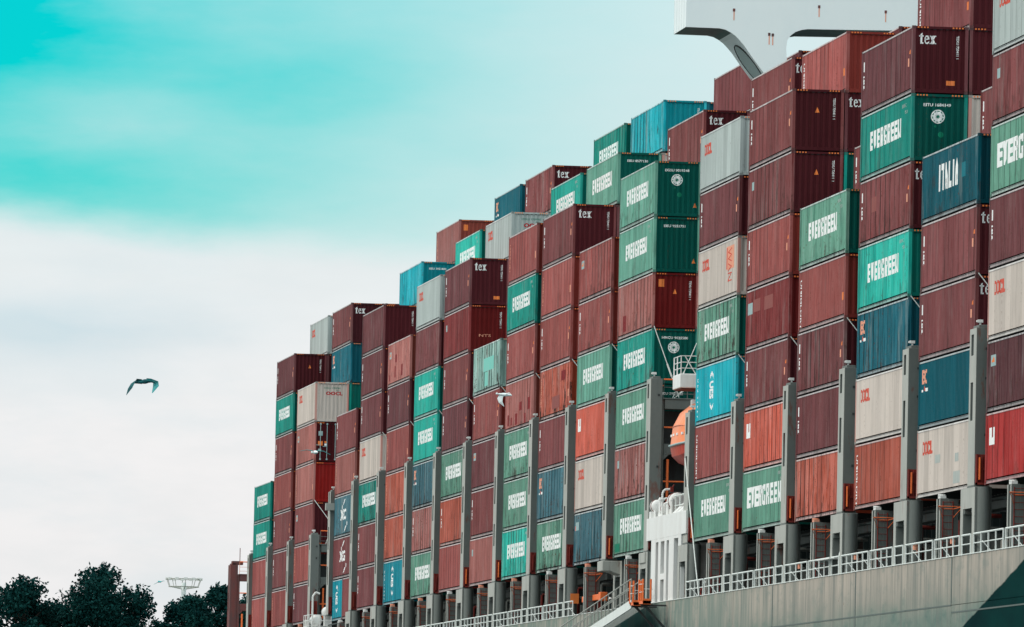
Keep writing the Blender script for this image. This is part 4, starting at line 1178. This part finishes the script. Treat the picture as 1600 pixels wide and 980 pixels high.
# far white balcony with its crew of pipes, in the left gap
t = thing('far_balcony', 'small white balcony low in the far gap between third and fourth stack from left', 'balcony', (-231.0, -.75, -2.35))
add('bulwark', MB().box(0, 3.6, 0, 1.7, 0, 1.25).mesh('bulwark'), WPAINT, t, bevel=.04)
rm = MB()
for zz in (1.7, 2.1, 2.5): rm.path([(3.55, 1.65, zz), (3.55, .05, zz), (.05, .05, zz)], .028, 6)
for p_ in ((3.55, 1.65), (3.55, .85), (3.55, .05), (2.4, .05), (1.2, .05), (.05, .05)): rm.tube((*p_, 1.25), (*p_, 2.52), .03, 6)
add('rail', rm.mesh('rail'), WPAINT, t)
add('support', MB().box(.4, 3.0, .7, 2.4, -.35, -.003).tube((1.5, .6, -.3), (1.5, 1.9, -1.3), .05).mesh('support'), DARKST, t)
for i, (x, y, z, r_, lab) in enumerate(((-229.4, .0, 0.0, .42, 'white canister on the far balcony'), (-228.2, .7, .6, .40, 'higher white canister behind the far balcony rail'))):
    mb = MB(); capsule(mb, (0, 0, 0), r_, .5, 'x'); t = thing('liferaft_canister', lab, 'liferaft', (x, y, z-.2), 'liferaft canisters in the far gap'); add('canister', mb.mesh('canister'), WPAINT, t, smooth=True)
    add('cradle', MB().box(-.3, .3, -.25, .25, -1.0, -.3).mesh('cradle'), WPAINT, t)
t = thing('davit_pole', 'white hooked davit pole standing on the far balcony', 'davit', (-228.6, -.35, -1.1)); add('pole', MB().path([(0, 0, 0), (0, 0, 2.6), (0, .2, 2.9), (0, .5, 2.8)], .07, 8).mesh('pole'), WPAINT, t)
o = add('junction_box', MB().box(-219.6, -219.0, -.6, .3, 7.35, 7.85).mesh('junction_box'), STEELL); tag(o, 'grey box fixed left of the post beside the dark red end wall', 'box')
t = thing('vertical_ladder', 'pale vertical ladder in the dark opening right of the far lashing bridge', 'ladder', (-226.0, 1.2, 0))
add('ladder', MB().tube((0, 0, -2), (0, 0, 5), .03, 6).tube((0, .4, -2), (0, .4, 5), .03, 6).mesh('ladder'), WPAINT, t)
for i in range(18): add('rung', MB().box(-.03, .03, 0, .4, -1.9+i*.38, -1.84+i*.38).mesh('rung'), WPAINT, t)
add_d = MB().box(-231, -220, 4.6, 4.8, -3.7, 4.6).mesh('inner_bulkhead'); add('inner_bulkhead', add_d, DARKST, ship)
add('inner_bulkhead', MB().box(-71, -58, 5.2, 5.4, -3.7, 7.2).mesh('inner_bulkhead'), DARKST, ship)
add('gap_shade_sheet', MB().box(-72.15, -72.0, .35, 5.2, -3.7, 7.3).mesh('gap_shade_sheet'), DARKST, ship)  # dark sheet added to stand for the deep shade in the lifeboat gap
add('gap_shade_sheet', MB().box(-233.05, -232.9, .35, 4.6, -3.7, 4.7).mesh('gap_shade_sheet'), DARKST, ship)  # another added dark sheet, for the shade in the far gap

# ------------------------------------------------------------------ boarding ladder and platforms
GY = -1.75
t = thing('boarding_ladder', 'long sloping boarding gangway with thin rails on the hull side', 'gangway', (0, 0, 0))
gx0, gz0, gx1, gz1 = -128.0, -12.4+1.0, -66.1, -2.68
sl_g = .0757
gz0 = gz1-(gx1-gx0)*sl_g
for yy, nm in ((GY, 'outer_stringer'), (GY+.60, 'inner_stringer')):
    m = MB(); m.loft([[(gx0, yy, gz0-.45), (gx0, yy+.05, gz0-.45), (gx0, yy+.05, gz0), (gx0, yy, gz0)], [(gx1, yy, gz1-.45), (gx1, yy+.05, gz1-.45), (gx1, yy+.05, gz1), (gx1, yy, gz1)]])
    add('stringer', m.mesh('stringer'), WINGM if False else RAILM, t)
    rm = MB()
    for hh, rr_ in ((1.05, .032), (.55, .022)): rm.tube((gx0, yy, gz0+hh), (gx1, yy, gz1+hh), rr_, 6)
    add('handrail', rm.mesh('handrail'), STEELL, t)
    first = None; n = 48
    for i in range(n+1):
        x = gx0+(gx1-gx0)*i/n; z = gz0+(gz1-gz0)*i/n
        if first is None: first = add('stanchion', MB().tube((0, 0, 0), (0, 0, 1.05), .022, 6).mesh('stanchion'), STEELL, t, (x, yy, z))
        else:
            q = first.copy(); C.objects.link(q); q.parent = t; q.location = (x, yy, z)
first = None
for i in range(150):
    x = gx0+(gx1-gx0)*(i+.5)/150; z = gz0+(gz1-gz0)*(i+.5)/150
    if first is None: first = add('tread', MB().box(-.13, .13, GY+.052, GY+.598, -.05, -.02).mesh('tread'), DARKST, t, (x, 0, z))
    else:
        q = first.copy(); C.objects.link(q); q.parent = t; q.location = (x, 0, z)
for k_, (xa, xb, lab) in enumerate(((-66.4, -65.2, 'left'), (-63.3, -62.0, 'right'))):
    p = thing('orange_platform', f'{lab} orange boarding platform with rail posts at the ladder head', 'platform', (xa, GY, -2.98), 'orange boarding platforms')
    wd = xb-xa
    add('floor', MB().box(0, wd, 0, .42, 0, .16).box(wd-.05, wd, -.003, .42, -.02, .26).mesh('floor'), OPIPE, p)
    for (xx, yy) in ((0, 0), (wd-.05, 0), (wd-.05, .40)):
        add('rail_post', MB().tube((xx, yy, .1), (xx, yy, 1.25), .05, 8).mesh('rail_post'), OPIPE, p)
    add('rail', MB().tube((0, 0, 1.0), (wd, 0, 1.0), .02, 6).tube((0, 0, .6), (wd, 0, .6), .02, 6).tube((wd-.05, 0, .75), (wd-.05, .52, .75), .02, 6).mesh('rail'), RAILM, p)
    add('bracket', MB().tube((wd/2, .2, -.02), (wd/2, 1.3, -1.3), .06, 6).tube((.2, .2, -.02), (wd/2, 1.28, -1.2), .05, 6).tube((wd/2, .0, -.05), (wd/2, 1.3, -.05), .05, 6).mesh('bracket'), DARKST, p)
t = thing('ladder_beam', 'orange lifting beam lying behind the rail left of the boarding ladder', 'beam', (-96.8, .35, -2.35))
add('beam', MB().box(0, 6.6, -.2, .1, .3, .62).box(6.6, 7.3, -.25, .15, .22, .70).mesh('beam'), OPIPE, t, bevel=.03)
for x in (.3, 5.6): add('leg', MB().box(x, x+.25, -.15, .05, -1.2, .3).mesh('leg'), REDST, t)
o = add('notice_board', MB().box(POSTS[11][0]+2.62, POSTS[11][0]+2.66, -.14, .33, -2.05, -1.50).mesh('notice_board'), ORNG); tag(o, 'plain orange square board on the pedestal left of the boarding ladder', 'sign')
o = add('blue_lamp', MB().tube((-77.0, .55, -.95), (-77.0, .55, -.62), .22, 14).tube((-77., .55, -1.1), (-77., .55, -.95), .08, 12, .22).tube((-77., .55, -.62), (-77., .55, -.45), .04).mesh('blue_lamp'), PATCHT); tag(o, 'round pale blue floodlight hanging under the deck right of the ladder', 'lamp')
for i, (b, xx) in enumerate(((12, POSTS[12][0]), (13, POSTS[13][0]))):
    t = thing('corbel_beam', 'stubby grey corbel jutting out below '+SP[b], 'corbel', (xx-.2, HY-.05, -.1), 'corbels above the boarding ladder')
    add('corbel', MB().box(0, 1.9, 0, .42, -.55, -.003).prism([(.42, -.55), (.42, -.003), (1.3, -.003), (1.3, -.85)], .003, 1.897).mesh('corbel'), STEELL, t, bevel=.03)
# crew member in red overalls by the rail right of the screen


def person(x, y, z, lab, topc, legc, s=1.):
    t = thing('person', lab, 'person', (x, y, z)); mb = bmesh.new()
    me = bpy.data.meshes.new('body')
    J = {'pel': (0, 0, .93, .13), 'wst': (0, 0, 1.08, .12), 'chs': (.02, 0, 1.32, .15), 'nk': (.03, 0, 1.50, .055), 'hd': (.05, 0, 1.62, .09), 'tp': (.05, 0, 1.72, .08)}
    for sd, sg in (('l', -1), ('r', 1)):
        J.update({'sh'+sd: (0, sg*.2, 1.42, .065), 'el'+sd: (.05, sg*.27, 1.14, .048), 'wr'+sd: (.25, sg*.22, 1.05, .035), 'hn'+sd: (.33, sg*.21, 1.06, .035), 'hp'+sd: (0, sg*.1, .86, .09), 'kn'+sd: (.04, sg*.11, .48, .065), 'an'+sd: (0, sg*.12, .08, .045), 'ft'+sd: (.16, sg*.13, .04, .04)})
    E_ = [('pel', 'wst'), ('wst', 'chs'), ('chs', 'nk'), ('nk', 'hd'), ('hd', 'tp')]
    for sd in 'lr': E_ += [('chs', 'sh'+sd), ('sh'+sd, 'el'+sd), ('el'+sd, 'wr'+sd), ('wr'+sd, 'hn'+sd), ('pel', 'hp'+sd), ('hp'+sd, 'kn'+sd), ('kn'+sd, 'an'+sd), ('an'+sd, 'ft'+sd)]
    ks = list(J); me.from_pydata([tuple(c*s for c in J[k][:3]) for k in ks], [(ks.index(a), ks.index(b)) for a, b in E_], [])
    o = bpy.data.objects.new('body', me); C.objects.link(o); o.parent = t
    sk = o.modifiers.new('skin', 'SKIN'); sb = o.modifiers.new('sub', 'SUBSURF'); sb.levels = 1; sb.render_levels = 1
    for i, k in enumerate(ks):
        v = me.skin_vertices[0].data[i]; v.radius = (J[k][3]*s, J[k][3]*s)
    me.skin_vertices[0].data[0].use_root = True
    me.materials.append(topc)
    hm = MB().tube((.05*s, 0, 1.70*s), (.05*s, 0, 1.80*s), .12*s, 12, .06*s).tube((.06*s, 0, 1.69*s), (.06*s, 0, 1.705*s), .15*s, 12)
    add('helmet', hm.mesh('helmet'), WPAINT, t)
    return t


person(-55.2, .35, -3.75, 'person in red overalls and white helmet standing behind the rail right of the white screen', REDST, REDST)
person(-88.5, .5, -3.75, 'person in dark overalls and pale helmet behind the boarding ladder rail', COAM, COAM)

# ------------------------------------------------------------------ bridge wing
BN, BF = -62.9, -66.9


WG = thing('bridge_wing', 'white navigation bridge wing with curved support bracket above the stacks', 'bridge', (0, 0, 0))
zb = 26.41
# outline in (across, up), metres: underside and curved bracket, then the arch beside it
curve = [(-.004, 26.41), (1.73, 26.40), (2.05, 26.338), (2.348, 26.188), (2.552, 26.045), (2.73, 25.874), (3.02, 25.557), (3.454, 24.964), (3.986, 24.282), (4.785, 23.275), (5.5, 22.4)]
hole = [(6.1, 22.27), (5.326, 24.373), (5.214, 25.024), (5.188, 25.514), (5.23, 25.876), (5.39, 26.143), (5.651, 26.349), (5.946, 26.457), (6.276, 26.515), (8.527, 26.554), (12.175, 26.625)]
ztop = 31.5
YR = 17.0
poly = [(curve[0][0], ztop)]+curve+[(curve[-1][0], 14.0), (hole[0][0], 14.0)]+hole+[(YR, hole[-1][1]), (YR, ztop)]
# front and back plates with the underside between them
mb = MB(); n = len(poly)
mb.loft([[(BF, y, z) for y, z in poly], [(BN, y, z) for y, z in poly]])
wgo = add('wing_body', mb.mesh('wing_body'), WINGM, WG)
us = MB()
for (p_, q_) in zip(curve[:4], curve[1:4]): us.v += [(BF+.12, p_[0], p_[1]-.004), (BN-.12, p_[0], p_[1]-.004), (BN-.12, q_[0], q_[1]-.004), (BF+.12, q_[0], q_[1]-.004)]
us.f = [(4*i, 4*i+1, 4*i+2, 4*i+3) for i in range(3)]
UND = worn_material('underside_painted_shade', (.05, .10, .10), (.10, .15, .15), .8, .5)  # dark colour stands in for the shade under the wing
add('soffit_shade', us.mesh('soffit_shade'), UND, WG, fix=False)
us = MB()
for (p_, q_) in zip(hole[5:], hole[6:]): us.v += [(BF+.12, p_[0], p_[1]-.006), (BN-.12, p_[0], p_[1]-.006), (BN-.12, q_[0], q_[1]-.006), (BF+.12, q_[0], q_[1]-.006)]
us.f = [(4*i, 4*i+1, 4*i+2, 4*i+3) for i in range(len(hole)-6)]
add('soffit_shade', us.mesh('soffit_shade'), UND, WG, fix=False)
# recessed lightening opening on the underside of the bracket
a_, b_ = Vector(curve[5]), Vector(curve[8]); d_ = (b_-a_).normalized(); nn = Vector((-d_.y, d_.x))
if nn.y > 0: nn = -nn
ov = []
for i in range(24):
    th = 2*PI*i/24; l = (b_-a_).length*.5; c_ = a_.lerp(b_, .72)
    px_ = c_+d_*(l*1.25*math.cos(th))+nn*.012; ov.append((BF+2.2+1.35*math.sin(th), px_.x, px_.y))
om = MB(); k = len(om.v); om.v += ov; om.f.append(tuple(range(24)))
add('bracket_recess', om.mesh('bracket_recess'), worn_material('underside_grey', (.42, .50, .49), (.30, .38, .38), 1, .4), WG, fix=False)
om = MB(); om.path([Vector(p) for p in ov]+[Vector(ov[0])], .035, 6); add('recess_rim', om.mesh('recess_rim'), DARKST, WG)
add('deckhouse', MB().box(BF-6, BN-.5, YR+.002, YR+15, -3, 34).mesh('deckhouse'), WINGM, WG)
for i in range(11): add('bridge_window', MB().box(BN-.02, BN+.03, .5+i*1.5, 1.7+i*1.5, 28.9, 30.3).mesh('bridge_window'), GLASS, WG)
wb = MB()
for i in range(5): wb.box(BF+.1+i*.8, BF+.14+i*.8, curve[0][0]-.015, curve[0][0]+.02, zb+.02, ztop)
add('end_plate_seams', wb.mesh('end_plate_seams'), WINGM, WG)
rr2 = random.Random(5)
for (y, z) in ((2.459, 27.383), (4.299, 26.204), (4.481, 26.177), (10.298, 27.561), (6.849, 27.702)):
    st = MB().box(BN+.0, BN+.012, y-.06, y+.06, z-.10, z+.05); add('rust_hole', st.mesh('rust_hole'), RUSTY, WG)
    st = MB().box(BN+.0, BN+.006, y-.025, y+.03, z-.55, z-.10); add('rust_run', st.mesh('rust_run'), SALM, WG)

# ------------------------------------------------------------------ water, bank, trees, mast, birds


def water_material():
    m, t, b = new_mat('river_water')
    g = t.nodes.new('ShaderNodeNewGeometry'); n1 = texn(t, mapv(t, g.outputs['Position'], (.4, .7, 1)), 1., 6, .6)
    b.inputs['Base Color'].default_value = (.03, .055, .055, 1); b.inputs['Roughness'].default_value = .12
    bp = t.nodes.new('ShaderNodeBump'); bp.inputs['Strength'].default_value = .6; bp.inputs['Distance'].default_value = .3
    t.links.new(n1, bp.inputs['Height']); t.links.new(bp.outputs[0], b.inputs['Normal']); return m


wm_ = MB(); S_ = 9000; wm_.v = [(-S_, -S_, -17), (S_, -S_, -17), (S_, S_, -17), (-S_, S_, -17)]; wm_.f = [(0, 1, 2, 3)]
o = add('water', wm_.mesh('water'), water_material(), kind='structure')
GRASS = worn_material('bank_grass', (.045, .07, .035), (.03, .04, .02), .05, .6, .9)
bk = MB(); rings = []
for i in range(60):
    y = -2600+i*90; x = -470-12*math.sin(i*.4)
    rings.append([(x+26, y, -17.2), (x, y, -10.5), (x-14, y, -9.2), (x-60, y, -9.8), (x-4000, y, -9), (x-4000, y, -17.2)])
bk.loft(rings); o = add('river_bank', bk.mesh('river_bank'), GRASS, kind='structure')


def leaf_material():
    m, t, b = new_mat('leaves')
    oi = t.nodes.new('ShaderNodeObjectInfo'); g = t.nodes.new('ShaderNodeNewGeometry')
    n = texn(t, mapv(t, g.outputs['Position'], (.5, .5, .5)), 1., 3); n2 = texn(t, mapv(t, g.outputs['Position'], (4, 4, 4)), 1., 2)
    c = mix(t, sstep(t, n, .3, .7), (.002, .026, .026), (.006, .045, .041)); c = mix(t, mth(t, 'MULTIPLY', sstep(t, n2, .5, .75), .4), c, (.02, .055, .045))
    t.links.new(c, b.inputs['Base Color']); b.inputs['Roughness'].default_value = .7; b.inputs['Specular IOR Level'].default_value = .03
    return m


LEAF = leaf_material(); BARK = worn_material('bark', (.045, .035, .03), (.02, .018, .015), 3, .6, .9)
import numpy as np


def tree(px, py_top, dist, hw, hh, seed, lab, nleaf=15000, ls=.185):
    """broad-leaved tree, its top on the sight line of (px, py_top) at that distance"""
    rg = np.random.default_rng(seed); top = ray(px, py_top, dist)
    gz = -9.6; Ht = top.z-gz
    t = thing('broadleaf_tree', lab, 'tree', (top.x, top.y, gz), 'trees on the bank left of the ship')
    tr = MB(); prev = None; pts = []
    for i in range(7):
        s = i/6; pts.append((math.sin(s*3+seed)*.5, math.cos(s*2+seed)*.4-.4, s*Ht*.72))
    for i in range(6): tr.tube(pts[i], pts[i+1], .55*(1-i/7.), 9, .55*(1-(i+1)/7.))
    add('trunk', tr.mesh('trunk'), BARK, t)
    # crown: lobes, each a cloud of leaf faces with twigs that stick out
    lobes = []; cz = Ht-hh*.95
    nl = 34
    for i in range(nl):
        a = rg.uniform(0, 2*PI); e = rg.uniform(-.5, 1.0); rr_ = rg.uniform(.45, .86)
        ce = math.sqrt(max(0, 1-max(e, 0)**2))
        lobes.append((math.cos(a)*hw*rr_*ce, math.sin(a)*hw*rr_*ce, cz+e*hh*.80, rg.uniform(.18, .32)*hw))
    lobes.append((0, 0, Ht-hw*.25, hw*.24)); lobes.append((0, 0, cz, hw*.5)); lobes.append((0, 0, cz-hh*.6, hw*.5))
    lm = MB()
    for lx, ly, lz, lr in lobes[:-2]:
        lm.tube((0, 0, max(Ht*.25, lz-hw*.5)), (lx*.8, ly*.8, lz), .16, 6, .05)
    add('limbs', lm.mesh('limbs'), BARK, t)
    wts = np.array([l[3]**2 for l in lobes]); wts /= wts.sum()
    idx = rg.choice(len(lobes), nleaf, p=wts); Lb = np.array(lobes)
    d = rg.normal(size=(nleaf, 3)); d /= np.linalg.norm(d, axis=1)[:, None]
    rad = Lb[idx, 3]*(rg.uniform(0, 1, nleaf)**.33)*(1+.22*rg.normal(size=nleaf))
    P_keep = 1
    P = Lb[idx, :3]+d*rad[:, None]*np.array([1, 1, .95])
    spr = rg.integers(0, 420, nleaf); sd_ = rg.normal(size=(420, 3)); sd_[:, 2] = abs(sd_[:, 2])*1.1; sd_ /= np.linalg.norm(sd_, axis=1)[:, None]
    outer = rg.uniform(0, 1, nleaf) < .16
    base = Lb[rg.integers(0, len(lobes)-2, 420)]
    P[outer] = base[spr[outer], :3]+sd_[spr[outer]]*(base[spr[outer], 3]*(.85+.45*rg.uniform(0, 1, outer.sum())))[:, None]+rg.normal(size=(outer.sum(), 3))*.10
    n1 = rg.normal(size=(nleaf, 3)); n1 /= np.linalg.norm(n1, axis=1)[:, None]; n2 = rg.normal(size=(nleaf, 3)); n2 -= (n2*n1).sum(1)[:, None]*n1; n2 /= np.linalg.norm(n2, axis=1)[:, None]
    sz = ls*rg.uniform(.6, 1.4, nleaf)[:, None]
    V = np.stack([P-n1*sz, P-n2*sz*.55, P+n1*sz, P+n2*sz*.55], 1).reshape(-1, 3)
    F = np.arange(nleaf*4).reshape(-1, 4)
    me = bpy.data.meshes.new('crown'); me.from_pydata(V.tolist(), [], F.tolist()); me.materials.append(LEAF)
    o = bpy.data.objects.new('crown', me); C.objects.link(o); o.parent = t
    return t


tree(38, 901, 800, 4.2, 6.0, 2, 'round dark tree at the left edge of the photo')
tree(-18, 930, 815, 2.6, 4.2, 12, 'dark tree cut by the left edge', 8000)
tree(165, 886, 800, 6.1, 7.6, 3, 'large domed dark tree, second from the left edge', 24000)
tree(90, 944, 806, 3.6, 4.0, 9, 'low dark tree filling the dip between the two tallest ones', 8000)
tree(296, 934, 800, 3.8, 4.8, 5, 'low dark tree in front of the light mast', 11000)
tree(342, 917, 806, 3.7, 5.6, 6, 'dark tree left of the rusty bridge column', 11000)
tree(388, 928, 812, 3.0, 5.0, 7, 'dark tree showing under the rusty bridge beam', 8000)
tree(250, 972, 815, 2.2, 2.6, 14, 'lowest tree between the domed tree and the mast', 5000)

mp = Vector((-530.41, 18.17, 11.27)); gz = -9.5
t = thing('light_mast', 'pale high light mast with a wide round lamp gallery, beyond the trees', 'mast', (mp.x, mp.y, gz))
Hm = mp.z-gz
add('pole', MB().tube((0, 0, 0), (0, 0, Hm-.4), .42, 14, .26).mesh('pole'), WINGM, t, smooth=False)
gm = MB()
for rr_, zz in ((1.95, Hm), (1.65, Hm-.85)):
    pts = [(rr_*math.cos(2*PI*i/20), rr_*math.sin(2*PI*i/20), zz) for i in range(21)]; gm.path(pts, .055, 6)
for i in range(10):
    a = 2*PI*i/10; gm.tube((1.65*math.cos(a), 1.65*math.sin(a), Hm-.85), (1.95*math.cos(a), 1.95*math.sin(a), Hm), .035, 6)
    if i % 2 == 0: gm.tube((.2*math.cos(a), .2*math.sin(a), Hm-1.1), (1.65*math.cos(a), 1.65*math.sin(a), Hm-.85), .06, 6)
add('lamp_gallery', gm.mesh('lamp_gallery'), STEELL, t)
for i in range(12):
    a = 2*PI*i/12; x, y = 1.85*math.cos(a), 1.85*math.sin(a)
    add('floodlamp', MB().box(x-.22, x+.22, y-.2, y+.2, Hm-.12, Hm+.14).mesh('floodlamp'), WPAINT, t)


BP = {225: (27.15, -34.95, 2.6), 787: (18.76, -19.83, 2.98), 492: (17.74, -27.24, .57), 250: (-2.97, -31.46, -4.18)}


def gull(px, py, dist, lwing, rwing, body, head, mats, lab, scale=1., nm='gull'):
    """wings and body given in the picture's right / up directions (metres) plus depth"""
    t = thing(nm, lab, 'bird', BP[px], 'birds flying by the ship')
    R_ = Matrix((rt, -fw, up)).transposed().to_4x4(); t.matrix_world = Matrix.Translation(Vector(BP[px])) @ R_
    # body
    a, b_ = Vector(body[0]), Vector(body[1]); ax = (b_-a)
    q = ax.to_track_quat('Z', 'Y'); rings = []
    for s, r in ((0, .008), (.06, .03), (.14, .045), (.22, .05), (.35, .075), (.5, .082), (.65, .07), (.8, .045), (.92, .03), (1., .012)):
        c = a+ax*s; rings.append([tuple(c+q @ Vector((math.cos(u)*r*scale, math.sin(u)*r*.9*scale, 0))) for u in [2*PI*i/10 for i in range(10)]])
    add('body', MB().loft(rings).mesh('body'), mats[0], t, smooth=True)
    for w_, mt in ((lwing, mats[1]), (rwing, mats[2])):
        mb = MB(); rings = []
        for (p, ch, th, dr) in w_:
            p = Vector(p); dr = Vector(dr).normalized(); nrm = Vector((0, 0, 1)) if abs(dr.z) < .8 else Vector((0, 1, 0))
            nv = dr.cross(Vector((1, 0, 0)) if abs(dr.x) < .7 else Vector((0, 0, 1))).normalized()
            rings.append([tuple(p+dr*(ch*.5)), tuple(p+dr*(ch*.15)+nv*th), tuple(p-dr*(ch*.5)), tuple(p+dr*(ch*.1)-nv*th)])
        mb.loft(rings); add('wing', mb.mesh('wing'), mt, t)
    hd = MB(); c = Vector(head); hd.loft([[tuple(c+Vector((math.cos(u)*r, 0, math.sin(u)*r))+Vector((0, dy_, 0))) for u in [2*PI*i/8 for i in range(8)]] for dy_, r in ((-.05, .01), (-.03, .035), (0, .045), (.03, .035), (.05, .01))])
    add('head', hd.mesh('head'), mats[0], t, smooth=True)
    return t


sc_ = 300/FPX   # metres per photo pixel at 300 m
# dark bird, wings arched down on both sides
gull(225, 599, 300, [((-.08, 0, .06), .30, .045, (0, .6, .5)), ((-.30, 0, .08), .30, .04, (.1, .6, .5)), ((-.42, 0, .02), .30, .035, (.5, .6, .2)), ((-.54, .05, -.20), .20, .02, (.8, .5, .1)), ((-.68, .1, -.46), .03, .006, (.5, .8, .1))],
     [((.10, 0, .10), .30, .045, (0, .6, .5)), ((.28, 0, .10), .28, .04, (0, .6, .4)), ((.45, 0, .04), .30, .035, (.6, .6, .2)), ((.46, .05, -.12), .26, .025, (.9, .4, .1)), ((.32, .1, -.38), .04, .006, (.8, .5, .1))],
     ((.30, -.1, .10), (-.24, .10, .03)), (-.28, .09, .04), (BGREY, BGREY, BTEAL), 'dark bird with wings bent down, alone against the sky at left', 1.3)
# white gull before the containers, one wing lowered
gull(787, 618, 310, [((-.05, 0, .05), .26, .02, (1, .3, .1)), ((-.14, 0, -.10), .24, .02, (1, .3, .2)), ((-.12, .03, -.26), .16, .015, (.8, .3, .3)), ((.02, .05, -.44), .02, .005, (.6, .3, .3))],
     [((.10, .05, .06), .10, .02, (.2, 1, .2)), ((.22, .25, .10), .09, .02, (.2, 1, .2)), ((.32, .45, .02), .02, .01, (.2, 1, .2))],
     ((.34, 0, .0), (-.24, 0, .06)), (-.27, 0, .07), (BWHITE, BWHITE, BWHITE), 'white gull with one wing lowered, before the dark gap above the pale green container')
# pale gull gliding, wings spread wide
gull(492, 706, 310, [((-.08, 0, .03), .15, .02, (0, 1, .2)), ((-.32, 0, .07), .13, .015, (0, 1, .2)), ((-.62, 0, .02), .02, .006, (0, 1, .2))],
     [((.08, 0, .03), .15, .02, (0, 1, .2)), ((.34, 0, .02), .13, .015, (0, 1, .2)), ((.62, 0, -.12), .02, .006, (0, 1, .2))],
     ((.12, .2, -.02), (-.10, -.2, -.03)), (-.12, -.2, -.03), (BWHITE, BTEAL, BTEAL), 'pale gull gliding with spread wings before the maroon door end')
gull(250, 909, 330, [((-.05, 0, .0), .08, .015, (0, 1, .2)), ((-.16, 0, -.06), .06, .01, (0, 1, .2)), ((-.27, 0, -.11), .01, .005, (0, 1, .2))],
     [((.05, 0, .01), .08, .015, (0, 1, .2)), ((.14, 0, .04), .06, .01, (0, 1, .2)), ((.20, 0, .03), .01, .005, (0, 1, .2))],
     ((.06, .15, .0), (-.05, -.15, .0)), (-.06, -.15, .0), (BTEAL, BTEAL, BTEAL), 'tiny bird left of the light mast gallery', .5)
